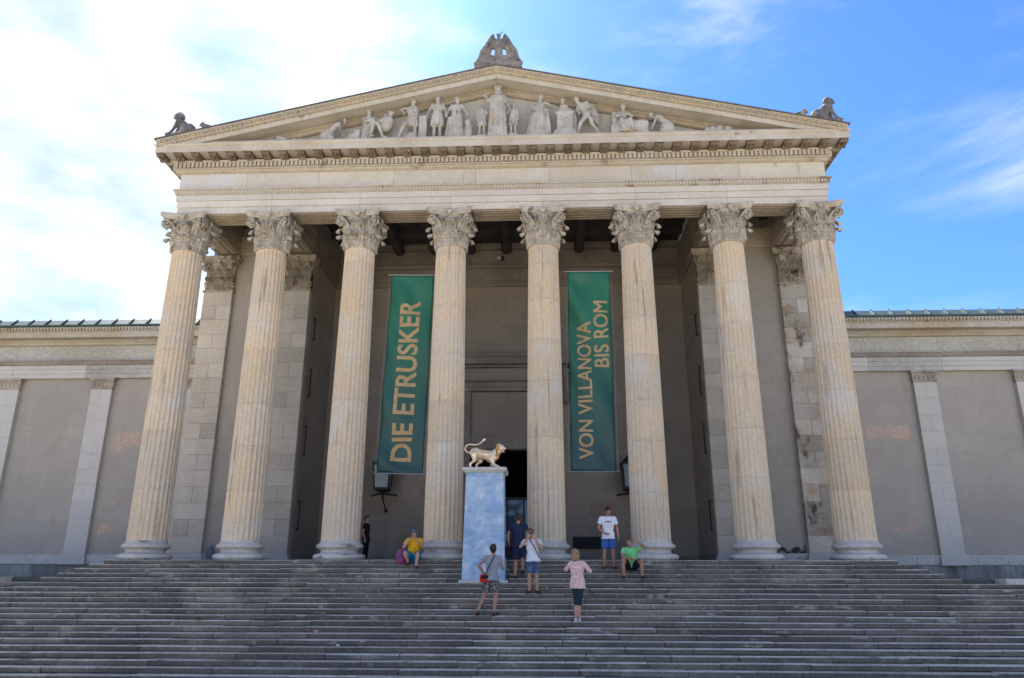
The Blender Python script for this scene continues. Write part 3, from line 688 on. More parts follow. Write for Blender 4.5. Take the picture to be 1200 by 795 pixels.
# wings ------------------------------------------------------------
YG = 5.0
WEND = 30.0
for s in (-1, 1):
    wg = part('wing', MB().box(s*11.6, s*WEND, YG+.008, YG+16, TZ-.3, 8.9), 'plaster', B)
    pil = [12.42+3.87*k for k in range(5)]
    edges = []
    for k, px in enumerate(pil):
        a, b = px-.43, px+.43
        pb = part('pilaster', MB().box(s*(a+.02), s*(b-.02), YG-.15, YG+.2, .2, 7.1), 'wingpil', wg)
        if k < 4:
            courses(('y', YG-.17), *sorted((s*a, s*b)), .32, 6.72, 1.2, .62, 'wingpil', pb, depth=.2)
        part('pilaster_base', MB().box(s*(a-.09), s*(b+.09), YG-.28, YG+.1, -.07, .10).box(s*(a-.07), s*(b+.07), YG-.25, YG+.1, .105, .20).box(s*(a-.04), s*(b+.04), YG-.21, YG+.1, .205, .315), 'wingpil', pb)
        pc = MB().box(s*(a-.01), s*(b+.01), YG-.18, YG+.1, 6.725, 6.76).box(s*(a-.03), s*(b+.03), YG-.20, YG+.1, 6.765, 7.08).box(s*(a-.08), s*(b+.08), YG-.27, YG+.1, 7.085, 7.17)
        for q in range(5):
            x = s*(a+.09+q*.17); pc.ell((x, YG-.21, 6.90), (.055, .03, .10), None, 8, 5); pc.ell((x+s*.085, YG-.21, 7.0), (.02, .02, .07), None, 6, 4)
        part('pilaster_capital', pc, 'anta_cap', pb)
        edges.append((a, b))
    for k in range(4):
        u0, u1 = edges[k][1], edges[k+1][0]
        courses(('y', YG), *sorted((s*u0, s*u1)), .30, 7.18, 1.5, .62, 'plaster', wg)
    # socle and plinth
    x = 11.8
    while x < 24:
        block('plinth_stone', s*(x+.003), s*(x+1.597), YG-.12, YG+.1, -.06, .295, 'plinth', wg)
        block('socle_stone', s*(x+.003), s*(x+1.597), YG-.09, YG+.1, TZ-.1, -.065, 'socle', wg); x += 1.6
    # entablature
    def run(name, prof, m): return part(name, MB().prism_x(prof+[(YG+.3, prof[-1][1]), (YG+.3, prof[0][1])], s*11.6, s*WEND), m, wg)
    x = 11.62
    k = 0
    while x < 26:
        e = x+2.6+.7*((k*7) % 3)/3
        for o, z0, z1 in ((.19, 7.18, 7.36), (.21, 7.36, 7.54), (.23, 7.54, 7.72)): block('architrave_stone', s*(x+.003), s*(e-.003), YG-o, YG+.2, z0+.002, z1-.001, 'wingpil' if k % 3 != 1 else 'wingband', wg, .005)
        block('frieze_block', s*(x+.003), s*(e-.003), YG-.14, YG+.2, 7.90, 8.56, 'wingband', wg, .004)
        x = e; k += 1
    run('architrave_crown', [(YG-.20, 7.725), (YG-.28, 7.73), (YG-.32, 7.83), (YG-.36, 7.88), (YG-.14, 7.895)], 'porchtrim')
    run('bed_moulding', [(YG-.15, 8.565), (YG-.24, 8.58), (YG-.30, 8.66), (YG-.36, 8.69), (YG-.42, 8.74), (YG-.1, 8.745)], 'wingtrim')
    run('corona', [(YG-.1, 8.75), (YG-.76, 8.75), (YG-.78, 8.735), (YG-.80, 8.735), (YG-.80, 8.96), (YG-.1, 8.965)], 'wingtrim')
    run('gutter', [(YG-.1, 8.97), (YG-.80, 8.97), (YG-.83, 9.0), (YG-.90, 9.12), (YG-.90, 9.14), (YG-.1, 9.145)], 'wingtrim')
    od = MB(); x = 11.7
    while x < 24: od.box(s*x, s*(x+.07), YG-.925, YG-.84, 9.0, 9.12); x += .135
    part('gutter_ornament', od, 'wingtrim', wg, kind='stuff')
    run('copper_eaves', [(YG-.94, 9.15), (YG-.97, 9.17), (YG-.97, 9.22), (YG-.62, 9.50), (YG-.1, 9.56)], 'copper')
    run('roof', [(YG-.62, 9.505), (YG+.3, 9.62)], 'copper')
    part('roof', MB().prism_x([(YG-.3, 9.5), (YG+8, 11.0), (YG+16, 9.5)], s*11.8, s*WEND), 'copper', wg)
    k = 0; x = 12.3
    while x < 26:
        sm_ = MB().prism_x([(YG-.99, 9.20), (YG-.63, 9.495), (YG-.63, 9.56), (YG-.66, 9.56), (YG-1.0, 9.25)], s*x, s*(x+.035)); part('roof_seam', sm_, 'copper', wg)
        x += .70; k += 1
    # repair patches
    def blob(pts, y=YG-.006):
        v = [(x, y, z) for x, z in pts]+[(x, y+.03, z) for x, z in pts]; n = len(pts)
        part('repair_patch', MB().add(v, [tuple(range(n)), tuple(range(2*n-1, n-1, -1))]+[(i, n+i, n+(i+1) % n, (i+1) % n) for i in range(n)]), 'patch', wg)
    if s < 0:
        blob([(-15.55, 4.45), (-15.55, 4.95), (-13.9, 4.98), (-13.9, 4.42), (-15.1, 4.44), (-15.2, 4.25), (-15.38, 4.22), (-15.42, 4.43)])
        blob([(-15.62, 1.0), (-15.6, 1.35), (-15.4, 1.45), (-15.1, 1.40), (-15.05, 1.2), (-15.3, 1.12), (-15.5, .95)])
        blob([(-15.3, 2.15), (-15.25, 2.28), (-15.08, 2.3), (-15.0, 2.2), (-15.15, 2.05)])
    else:
        blob([(13.85, 4.55), (13.85, 5.02), (15.5, 5.06), (15.52, 4.62), (15.3, 4.50), (14.7, 4.60), (14.2, 4.52)])
        blob([(14.2, 1.15), (14.3, 1.40), (14.6, 1.35), (14.62, 1.15), (14.45, 1.02)])
        blob([(14.75, 1.15), (14.9, 1.4), (15.2, 1.55), (15.4, 1.4), (15.35, 1.15), (15.0, 1.1)])
        blob([(15.0, 2.25), (15.05, 2.45), (15.2, 2.42), (15.2, 2.25)])

M['rubble'] = mat('crumbling_plaster', (.30, .28, .25), (.04, .036, .032), 7, fine=30, bump=.6, contrast=(.42, .55))
rnd = random.Random(21); pts = [(8.62, .31)]+[(8.62+1.9*q/14, .50+rnd.uniform(-.10, .16)) for q in range(15)]+[(10.52, .31)]
v = [(x, 3.195, z) for x, z in pts]+[(x, 3.25, z) for x, z in pts]; n = len(pts)
part('crumbled_patch', MB().add(v, [tuple(range(n)), tuple(range(2*n-1, n-1, -1))]+[(i, n+i, n+(i+1) % n, (i+1) % n) for i in range(n)]), 'rubble', B)
# ------------------------------------------------------------ banners
def uvcloth(name, c_top, c_bot, z0, z1):
    m = bpy.data.materials.new(name); m.use_nodes = True; t = m.node_tree; n = t.nodes; l = t.links; b = n['Principled BSDF']
    tcn = n.new('ShaderNodeTexCoord'); sx = n.new('ShaderNodeSeparateXYZ'); l.new(tcn.outputs['Object'], sx.inputs[0])
    mr = n.new('ShaderNodeMapRange'); mr.inputs['From Min'].default_value = z0; mr.inputs['From Max'].default_value = z1; l.new(sx.outputs['Z'], mr.inputs['Value'])
    cr = n.new('ShaderNodeValToRGB'); e = cr.color_ramp.elements
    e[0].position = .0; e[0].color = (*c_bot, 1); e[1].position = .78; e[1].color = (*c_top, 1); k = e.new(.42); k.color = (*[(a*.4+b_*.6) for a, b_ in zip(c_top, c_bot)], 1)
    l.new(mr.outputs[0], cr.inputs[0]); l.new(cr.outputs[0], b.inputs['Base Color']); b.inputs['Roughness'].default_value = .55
    return m
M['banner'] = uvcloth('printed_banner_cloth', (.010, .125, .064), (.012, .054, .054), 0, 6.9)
M['letter'] = mat('tan_print', (.44, .31, .15), (.40, .28, .14), 2, fine=10, bump=0)
M['wire'] = mat('steel_wire', (.30, .31, .32), (.25, .26, .27), 3, rough=.4, metal=.6, bump=0)
def wrinkle(x, z, sd):
    return .08*math.sin(x*3.1+z*.9+sd)*math.sin(z*1.3+sd*2)+.07*math.sin((x*1.6+z)*3.0+sd)*math.exp(-((x+.5)**2)*3)+.016*math.sin(x*9+z*2.2+sd)+.02*math.sin(z*2.6-x*5+sd)*math.exp(-((z-5.6)**2)*.6)
def banner(cx, y, z0, w, h, tilt, sd, texts, label):
    e = tag(empty('banner', (cx, y, z0)), label, 'banner', 'exhibition banners hung between the columns'); e.rotation_euler.y = tilt
    mb = MB(); nx, nz = 20, 80; vs = []; fs = []
    for j in range(nz+1):
        for i in range(nx+1):
            x = -w/2+w*i/nx; z = h*j/nz; edge = min(1, (h-z)/.4, z/.3)
            sc = 1-.012*math.sin(math.pi*((z*1.45) % 1))**.5 if 0 < j < nz else 1
            vs.append((x*sc, wrinkle(x, z, sd)*edge, z))
    for j in range(nz):
        for i in range(nx): a = j*(nx+1)+i; fs.append((a, a+1, a+nx+2, a+nx+1))
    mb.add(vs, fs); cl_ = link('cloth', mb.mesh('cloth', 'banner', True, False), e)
    md = cl_.modifiers.new('thickness', 'SOLIDIFY'); md.thickness = .004
    part('hanging_rod', MB().tube([(-w/2-.12, 0, h+.02), (w/2+.12, 0, h+.02)], .022), 'wire', e)
    part('bottom_rod', MB().tube([(-w/2-.12, 0, -.02), (w/2+.12, 0, -.02)], .022), 'wire', e)
    for s in (-1, 1):
        part('edge_wire', MB().tube([(s*(w/2+.05), 0, -.02), (s*(w/2+.06), .0, h/2), (s*(w/2+.05), 0, h+.02)], .006, 5), 'wire', e)
        for k in range(9):
            z = .45+k*.72; part('eyelet_hook', MB().tube([(s*(w/2-.02), .0, z), (s*(w/2+.05), -.02, z-.02), (s*(w/2+.11), 0, z+.05)], .010, 5), 'wire', e)
    for txt, x_l, x_r, za, zb, bold in texts:
        cu = bpy.data.curves.new('lettering', 'FONT'); cu.body = txt; cu.offset = bold; cu.resolution_u = 6; cu.size = 1
        to = bpy.data.objects.new('lettering', cu); COL.objects.link(to)
        bpy.context.view_layer.update(); dg = bpy.context.evaluated_depsgraph_get()
        me = bpy.data.meshes.new_from_object(to.evaluated_get(dg)); bpy.data.objects.remove(to)
        xs_ = [v.co.x for v in me.vertices]; ys_ = [v.co.y for v in me.vertices]
        x0, x1, y0, y1 = min(xs_), max(xs_), min(ys_), max(ys_)
        bm = bmesh.new(); bm.from_mesh(me)
        nb = 46
        for k in range(1, nb): bmesh.ops.bisect_plane(bm, geom=bm.verts[:]+bm.edges[:]+bm.faces[:], plane_co=(x0+(x1-x0)*k/nb, 0, 0), plane_no=(1, 0, 0))
        for k in range(1, 5): bmesh.ops.bisect_plane(bm, geom=bm.verts[:]+bm.edges[:]+bm.faces[:], plane_co=(0, y0+(y1-y0)*k/5, 0), plane_no=(0, 1, 0))
        for v in bm.verts:
            u = (v.co.x-x0)/(x1-x0); q = (v.co.y-y0)/(y1-y0)
            x = x_r+(x_l-x_r)*q; z = za+(zb-za)*u; edge = min(1, (h-z)/.4, z/.3)
            v.co = (x, wrinkle(x, z, sd)*edge-.009, z)
        if bold == 0:
            src = [v.co.copy() for v in bm.verts]; bm.verts.index_update(); fcs = [[v.index for v in f.verts] for f in bm.faces]
            for q_, (dx, dz_) in enumerate(((.014, .0), (.0, .016), (.014, .016))):
                nv = [bm.verts.new(c+Vector((dx, -.001*(q_+1), dz_))) for c in src]
                for f in fcs: bm.faces.new([nv[i] for i in f])
        bm.to_mesh(me); bm.free(); me.materials.clear(); me.materials.append(M['letter'])
        link('lettering', me, e)
banner(-3.11, .3, 2.72, 1.50, 6.88, R(1.2), .6, [('DIE ETRUSKER', -.36, .34, .38, 5.93, .022)], 'green banner reading DIE ETRUSKER in tan letters, left of the doorway')
banner(3.14, .3, 2.76, 1.46, 6.88, R(.3), 2.4, [('VON VILLANOVA', -.45, .01, .38, 5.02, 0), ('BIS ROM', .12, .60, 3.45, 5.78, 0)], 'green banner reading VON VILLANOVA BIS ROM, right of the doorway')

# ------------------------------------------------------------ organic shapes (remeshed)
def organic(name, mb, m, parent=None, vox=.012, smooth=3, loc=None, rz=0):
    me = bpy.data.meshes.new(name); me.from_pydata(mb.v, [], mb.f)
    bm = bmesh.new(); bm.from_mesh(me); bmesh.ops.recalc_face_normals(bm, faces=bm.faces); bm.to_mesh(me); bm.free()
    me.materials.append(M[m] if isinstance(m, str) else m)
    o = link(name, me, parent, loc, rz)
    md = o.modifiers.new('surface', 'REMESH'); md.mode = 'VOXEL'; md.voxel_size = vox; md.use_smooth_shade = True
    if smooth: ms = o.modifiers.new('smooth', 'SMOOTH'); ms.iterations = smooth; ms.factor = .5
    return o
V = Vector
def basis(yaw=0, pitch=0, roll=0):
    return Matrix.Rotation(R(yaw), 3, 'Z') @ Matrix.Rotation(R(pitch), 3, 'X') @ Matrix.Rotation(R(roll), 3, 'Y')
DEF = dict(pel=(0, 0, .93), che=(0, 0, 1.27), nek=(0, 0, 1.48), head=(0, -.015, 1.625), hy=0, hp=0, hr=0,
           shl=(.178, 0, 1.405), shr=(-.178, 0, 1.405), ell=(.25, .02, 1.13), elr=(-.25, .02, 1.13), wrl=(.255, -.06, .88), wrr=(-.255, -.06, .88),
           hdl=(0, -.15, -1), hdr=(0, -.15, -1), curl=.5, kl=(.10, -.02, .50), kr=(-.10, -.02, .50), al=(.11, .03, .09), ar=(-.11, .03, .09), tl=(.15, -.16, .03), tr=(-.15, -.16, .03), bulk=1.0)
def pose(**k): d = dict(DEF); d.update(k); return {a: (V(b) if isinstance(b, tuple) else b) for a, b in d.items()}
def torso(mb, J, k=1.0, first=0, fold=0, hips=1.0):
    for q in ('shl', 'shr'): mb.cap(J['nek']-V((0, 0, .045)), J[q]+V((0, 0, .004)), .050*k*J['bulk'], .048*k*J['bulk'])
    p, c, n = J['pel'], J['che'], J['nek']; sh = (J['shl']-J['shr']).normalized(); b = J['bulk']*k
    hipax = ((J['kl']-J['kr'])*V((1, 1, 0))); hipax = V((1, 0, 0)) if hipax.length < .05 else hipax.normalized()
    hipax = (hipax+sh*1.5).normalized()
    pts = [(p-(c-p)*.22, hipax, .155*hips, .115), (p, hipax, .168*hips, .12), (p.lerp(c, .45), sh, .142, .105), (c, sh, .168, .122), (c.lerp(n, .45), sh, .178, .112), (c.lerp(n, .72), sh, .150, .085), (c.lerp(n, .92), sh, .085, .065)]
    secs = []
    for i, (q, ax, rx, ry) in list(enumerate(pts))[first:]:
        d = (c-p).normalized() if i < 3 else (n-p).normalized(); fr_ = d.cross(ax).normalized(); secs.append((q, ax, fr_, rx*b, ry*b))
    mb.loft(secs, 20, fold)
def hand(mb, w, d, n, side, curl):
    """palm and five separate fingers; d = direction, n = palm side"""
    d = V(d).normalized(); n = (V(n)-d*V(n).dot(d)).normalized(); a = d.cross(n).normalized()*side
    rot = Matrix((a, d, n)).transposed()
    mb.ell(w+d*.055, (.040, .055, .016), rot, 10, 6)
    for i, (ox, ln) in enumerate(((-.030, .068), (-.010, .078), (.011, .074), (.031, .058))):
        b0 = w+d*.095+a*ox; c1 = b0+(d*math.cos(curl*.8)+n*math.sin(curl*.8))*ln*.5+a*ox*.15; c2 = c1+(d*math.cos(curl*1.9)+n*math.sin(curl*1.9))*ln*.5
        mb.cap(b0-d*.02, c1, .0095, .0088, 6); mb.cap(c1, c2, .0088, .0075, 6)
    t0 = w+d*.03-a*.032; t1 = t0+(d*.7-a*.75+n*.3).normalized()*.036; mb.cap(t0, t1, .012, .010, 6); mb.cap(t1, t1+(d*.9-a*.1+n*.5).normalized()*.028, .010, .0085, 6)
def head(mb, J, hair=None, stone=False):
    hb = basis(J['hy'], J['hp'], J['hr']); h = J['head']
    P = lambda x, y, z: h+hb@V((x, y, z))
    mb.ell(P(0, .01, .02), (.076, .094, .098), hb, 14, 9)
    mb.ell(P(0, -.03, -.045), (.056, .060, .066), hb, 12, 7)
    mb.ell(P(0, -.055, -.085), (.030, .030, .024), hb, 8, 5)
    mb.cap(P(0, -.086, .015), P(0, -.108, -.022), .009, .013, 6)
    mb.ell(P(0, -.085, -.052), (.026, .012, .009), hb, 8, 5)
    for s in (-1, 1):
        mb.ell(P(s*.079, .012, -.005), (.010, .02, .032), hb, 8, 5); mb.ell(P(s*.032, -.083, .032), (.022, .010, .007), hb, 8, 5)
    return P, hb
def figure(name, label, loc, rz, J, skin, hairc, clothes, scale=1.0, hairstyle='short', shoe=None, hidden_arm=False, group=None, cat='person', eyes=True, sock=None):
    b = MB(); k = J['bulk']
    torso(b, J, .93)
    b.cap(J['nek']-V((0, 0, .04)), J['head']-V((0, 0, .05)), .056, .052)
    P, hb = head(b, J)
    for s, sh, el, wr, hd, pn in ((1, 'shl', 'ell', 'wrl', 'hdl', J.get('pnl', V((-1, 0, 0)))), (-1, 'shr', 'elr', 'wrr', 'hdr', J.get('pnr', V((1, 0, 0))))):
        b.cap(J[sh], J[el], .050*k, .038*k); b.cap(J[el], J[el].lerp(J[wr], .35), .038*k, .041*k); b.cap(J[el].lerp(J[wr], .35), J[wr], .041*k, .026*k)
        hand(b, J[wr], J[hd], pn, s, J['curl'])
    for s, kn, an, to in ((.088, 'kl', 'al', 'tl'), (-.088, 'kr', 'ar', 'tr')):
        hip = J['pel']+(J['shl']-J['shr']).normalized()*s+V((0, 0, -.03))
        b.cap(hip, J[kn], .084*k, .054*k); b.cap(J[kn], J[kn].lerp(J[an], .35)+V((0, .008, 0)), .052*k, .056*k); b.cap(J[kn].lerp(J[an], .35)+V((0, .008, 0)), J[an], .056*k, .036*k)
        b.cap(J[an]-V((0, 0, .03)), J[to]+V((0, 0, .01)), .034, .022)
    o = organic(name, b, skin, None, .0085, 2, loc, rz); o.scale = (scale,)*3
    tag(o, label, cat, group)
    for c in clothes: c(o, J)
    for to, an in (('tl', 'al'), ('tr', 'ar')):
        m = MB(); d = (J[to]-J[an])*V((1, 1, 0)); d.normalize(); r = Matrix.Rotation(math.atan2(d.y, d.x), 3, 'Z'); c = (J[an]+J[to])/2; c.z = J[to].z+.005
        base = J[an].lerp(J[to], .35)
        m.ell(J[to]-d*.03+V((0, 0, .01)), (.075, .045, .034), r, 12, 7); m.ell(J[an]-d*.01+V((0, 0, -.045)), (.065, .040, .045), r, 12, 7); m.ell(base-V((0, 0, .03)), (.10, .042, .036), r, 12, 7)
        s0 = len(m.v); m.box(-.145, .135, -.043, .043, -.015, .006)
        m.xf(Matrix.Translation(V((J[an].x, J[an].y, 0)).lerp(V((J[to].x, J[to].y, 0)), .5)+V((0, 0, J[to].z-.022)))@r.to_4x4(), s0)
        organic('shoe', m, shoe or 'darkshoe', o, .010, 2)
    # hair
    m = MB()
    if hairstyle == 'short':
        m.ell(P(0, .030, .050), (.096, .100, .098), hb, 14, 9); m.ell(P(0, -.04, .098), (.070, .060, .042), hb, 10, 6); m.ell(P(0, .07, -.02), (.062, .04, .06), hb, 10, 6)
        for q in range(9): m.ell(P(.05*math.cos(q*2.4), .02+.06*math.sin(q*2.4), .10+.02*math.sin(q*5)), (.025, .025, .022), hb, 6, 4)
    else:
        m.ell(P(0, .028, .042), (.100, .106, .104), hb, 14, 9); m.ell(P(0, .06, -.06), (.092, .055, .09), hb, 12, 7)
        for s in (-1, 1): m.ell(P(s*.078, .0, -.05), (.026, .05, .085), hb, 10, 6)
        for q in range(12): a = q*.55; m.ell(P(.09*math.cos(a), .03+.07*math.sin(a), -.11), (.022, .022, .045), hb, 6, 4)
        m.ell(P(0, -.045, .085), (.07, .05, .032), hb, 10, 6)
    organic('hair', m, hairc, o, .012, 1)
    if eyes:
        for s in (-1, 1): part('eye', MB().ell(P(s*.031, -.080, .012), (.013, .009, .007), hb, 8, 5), 'eye', o, True)
    o['_P'] = 0; del o['_P']
    return o, P, hb
M['skin'] = mat('light_skin', (.50, .29, .20), (.44, .245, .165), 6, rough=.55, bump=0, fine=30, fineamt=.08)
M['tan_skin'] = mat('tanned_skin', (.40, .215, .14), (.34, .18, .115), 6, rough=.55, bump=0, fine=30, fineamt=.08)
M['eye'] = mat('dark_eye', (.03, .02, .015), rough=.2, bump=0)
M['darkhair'] = mat('dark_brown_hair', (.022, .015, .011), (.04, .026, .018), 20, rough=.5, bump=.4, fine=60)
M['blonde'] = mat('blonde_hair', (.36, .24, .12), (.26, .16, .08), 20, rough=.5, bump=.4, fine=60)
M['brownhair'] = mat('brown_hair', (.08, .045, .03), (.12, .07, .045), 20, rough=.5, bump=.4, fine=60)
M['darkshoe'] = mat('dark_shoe', (.03, .025, .022), (.05, .04, .035), 10, bump=0)
M['whiteshoe'] = mat('pale_canvas_shoe', (.55, .50, .52), (.45, .41, .42), 10, bump=0)
def cloth(n, c, c2=None, **k): M[n] = mat(n, c, c2, k.pop('scale', 8), bump=.15, fine=30, fineamt=.12, **k)
cloth('white_cotton', (.72, .72, .74), (.64, .64, .66)); cloth('grey_cotton', (.26, .28, .31), (.22, .235, .26)); cloth('navy_cotton', (.012, .018, .05), (.018, .025, .06))
cloth('yellow_cotton', (.78, .42, .012), (.68, .35, .01)); cloth('green_cotton', (.20, .62, .24), (.16, .54, .20)); cloth('pink_lace', (.60, .33, .30), (.80, .62, .58), scale=22)
cloth('blue_shorts', (.045, .115, .36), (.035, .09, .30)); cloth('denim', (.04, .075, .15), (.10, .15, .24), scale=6); cloth('patterned_shorts', (.02, .02, .025), (.30, .30, .30), scale=26, contrast=(.48, .56))
cloth('dark_teal', (.018, .035, .045), (.014, .028, .036)); cloth('black_cotton', (.010, .009, .012), (.016, .014, .018)); cloth('turquoise', (.012, .18, .30), (.01, .14, .25)); cloth('black_shorts', (.008, .010, .022))
cloth('red_bag', (.55, .025, .025), (.45, .02, .02)); cloth('purple_bag', (.20, .045, .13), (.26, .07, .17)); cloth('blue_cap', (.10, .16, .50)); cloth('strap', (.012, .012, .014))
def shirt(m, sleeve=.55, k=1.08, hem=.10):
    def f(o, J):
        b = MB(); torso(b, J, k, 1)
        d = (J['pel']-J['che']).normalized()
        sh = (J['shl']-J['shr']).normalized(); frn = (-d).cross(sh).normalized(); kk = k*J['bulk']
        if hem: b.loft([(J['pel']-d*.10, sh, frn, .158*kk, .114*kk), (J['pel']+d*(.02), sh, frn, .182*kk, .132*kk), (J['pel']+d*hem, sh, frn, .196*kk, .140*kk)], 24, [.0, .02, .035], 7)
        for s, e, w in (('shl', 'ell', 'wrl'), ('shr', 'elr', 'wrr')):
            b.cap(J[s]-V((0, 0, .012)), J[s].lerp(J[e], .2), .050*kk, .056*kk)
            b.frus(J[s], J[s].lerp(J[e], min(sleeve, 1)), .058*kk, (.062 if sleeve < 1 else .050)*kk)
            if sleeve > 1: b.cap(J[e], J[e], .054*kk); b.frus(J[e], J[e].lerp(J[w], sleeve-1), .054*kk, .046*kk)
        return organic('shirt', b, m, o, .012, 2)
    return f
def shorts(m, leg=.75, r=.098, k=1.05, name='shorts', calf=0):
    def f(o, J):
        b = MB(); sh = V((1, 0, 0)) if abs((J['shl']-J['shr']).normalized().x) < .3 else (J['shl']-J['shr']).normalized()
        d = (J['pel']-J['che']).normalized(); frn = (-d).cross((J['shl']-J['shr']).normalized()).normalized(); sh = (J['shl']-J['shr']).normalized(); kk = k*J['bulk']
        b.loft([(J['pel']-d*.05, sh, frn, .158*kk, .115*kk), (J['pel']+d*.04, sh, frn, .175*kk, .126*kk), (J['pel']+d*.11, sh, frn, .165*kk, .120*kk)], 20)
        for s, kn, an in ((.088, 'kl', 'al'), (-.088, 'kr', 'ar')):
            hip = J['pel']+sh*s+V((0, 0, -.03)); b.cap(hip, hip.lerp(J[kn], .2), r*kk, r*kk)
            b.frus(hip, hip.lerp(J[kn], min(leg, 1)), r*kk, (r-.008 if leg < 1 else .072)*kk)
            if calf: b.cap(J[kn], J[kn], .072*kk); b.frus(J[kn], J[kn].lerp(J[an], calf), .072*kk, .062*kk if calf < .8 else .055*kk)
        return organic(name, b, m, o, .012, 2)
    return f
def strap(mname='strap', over='shr', to=1, drop=.10):
    def f(o, J):
        sh = (J['shl']-J['shr']).normalized(); d = (J['nek']-J['pel']).normalized(); fr_ = d.cross(sh).normalized()
        a = J['nek']-sh*(.07*to)*1; e = J['pel']+sh*(.175*to)-d*.02; m = MB(); pts = []
        for q in range(21):
            t = q/20
            if q <= 10: u = q/10; p = a.lerp(e, u); off = -fr_*(.155*math.sin(math.pi*min(max(u*.82+.12, 0), 1))**.6)
            else: u = (20-q)/10; p = a.lerp(e, u); off = fr_*(.155*math.sin(math.pi*min(max(u*.82+.12, 0), 1))**.6)
            pts.append(p+off)
        m.tube(pts, .013, 5); return part('bag_strap', m, mname, o, True)
    return f
def stp(i, back=.14): return -(Y0+i*T)+back, -i*H

# ------------------------------------------------------------ people
# man in a dark outfit, side on, by the back wall
J = pose(wrl=(.20, -.10, .90), hp=-8, curl=.5, bulk=.95)
figure('person', 'person in black shirt and trousers standing side-on beyond the third column', (-5.28, 5.4, 0), R(80), J, 'skin', 'brownhair', [shirt('black_cotton', .6), shorts('black_cotton', 1, name='trousers', calf=.95)], 1.0)
# yellow shirt, sitting, drinking
y, z = stp(0, 0)
J = pose(pel=(0, .10, .33), che=(0, .02, .66), nek=(0, -.02, .87), head=(0, -.05, 1.02), shl=(.19, 0, .81), shr=(-.19, 0, .81), hp=10,
         ell=(.27, -.17, .62), elr=(-.30, -.15, .60), wrl=(.07, -.27, .80), wrr=(-.10, -.25, .84), hdl=(-.3, .1, .7), hdr=(.35, .1, .7), curl=.9,
         kl=(.13, -.30, .42), kr=(-.24, -.30, .44), al=(.10, -.36, .09), ar=(-.16, -.12, .20), tl=(.12, -.52, .03), tr=(-.16, -.32, .13), bulk=1.06)
yl, P, hb = figure('person', 'seated person in yellow shirt, blue cap and sunglasses on the top step', (-2.28, y-.30, -2*H-.0), R(6), J, 'skin', 'brownhair', [shirt('yellow_cotton', .6, 1.12, 0), shorts('turquoise', .8, .108)], 1.0)
cp = MB().ell(P(0, .015, .060), (.094, .104, .075), hb, 14, 8); cp.ell(P(0, -.105, .055), (.062, .055, .010), hb, 10, 5)
organic('cap', cp, 'blue_cap', yl, .011, 2)
gl = MB().ell(P(-.034, -.088, .012), (.028, .012, .019), hb, 8, 5).ell(P(.034, -.088, .012), (.028, .012, .019), hb, 8, 5).tube([P(-.07, -.08, .018), P(-.085, 0, .01)], .004, 4).tube([P(.07, -.08, .018), P(.085, 0, .01)], .004, 4)
part('sunglasses', gl, 'lens', yl, True)
# backpack beside
bp = MB().loft([(V((0, 0, z_)), V((1, 0, 0)), V((0, 1, 0)), a, b) for z_, a, b in ((.0, .14, .09), (.02, .17, .11), (.20, .18, .125), (.34, .16, .11), (.42, .10, .07), (.44, .04, .03))], 18)
bp.ell((0, -.12, .14), (.12, .05, .10), None, 12, 6)
bk_ = organic('backpack', bp, 'purple_bag', None, .014, 2, (-2.66, -1.12+.02, -.0-H*1+.0)); tag(bk_, 'purple backpack standing on the step beside the person in yellow', 'backpack')
part('carry_loop', MB().tube([(-.03, 0, .43), (-.03, 0, .48), (.03, 0, .48), (.03, 0, .43)], .008, 5), 'strap', bk_)
part('pocket_zip', MB().tube([(-.10, -.165, .20), (0, -.175, .22), (.10, -.165, .20)], .006, 5), 'strap', bk_)
# man with the red bag, from behind
y, z = stp(11)
J = pose(pel=(0, .02, .92), che=(-.0, -.03, 1.25), nek=(-.02, -.03, 1.45), head=(-.03, -.03, 1.60), hy=-10, hp=-22,
         shr=(-.19, -.03, 1.39), shl=(.18, -.03, 1.40), ell=(.34, .05, 1.20), wrl=(.24, -.06, 1.0), hdl=(-.4, -.6, -.4), elr=(-.24, -.08, 1.15), wrr=(-.24, -.28, 1.12), hdr=(0, -1, .2),
         kl=(.19, -.04, .49), al=(.34, .12, .11), tl=(.36, -.04, .03), kr=(-.10, -.02, .50), ar=(-.08, .06, .09), tr=(-.13, -.12, .03), curl=.7)
rb, P, hb = figure('person', 'person seen from behind in grey T-shirt with a red shoulder bag, climbing the steps', (.20, y-.04, z), R(172), J, 'tan_skin', 'darkhair', [shirt('grey_cotton', .5), shorts('patterned_shorts', .82, .104), strap(over='shr', to=1)], 1.0, shoe='darkshoe')
bg_ = MB().loft([(V((0, 0, z_)), V((1, 0, 0)), V((0, 1, 0)), a, b) for z_, a, b in ((-.10, .10, .05), (-.085, .13, .065), (.06, .14, .07), (.09, .13, .06), (.10, .10, .04))], 18)
bgo = organic('shoulder_bag', bg_, 'red_bag', None, .012, 2, (.02, y-.04-.10, z+.88), R(25)); tag(bgo, 'small red shoulder bag at the hip of the person in the grey T-shirt', 'bag')
part('bag_flap', MB().box(-.12, .12, -.082, -.072, .0, .08), 'strap', bgo)
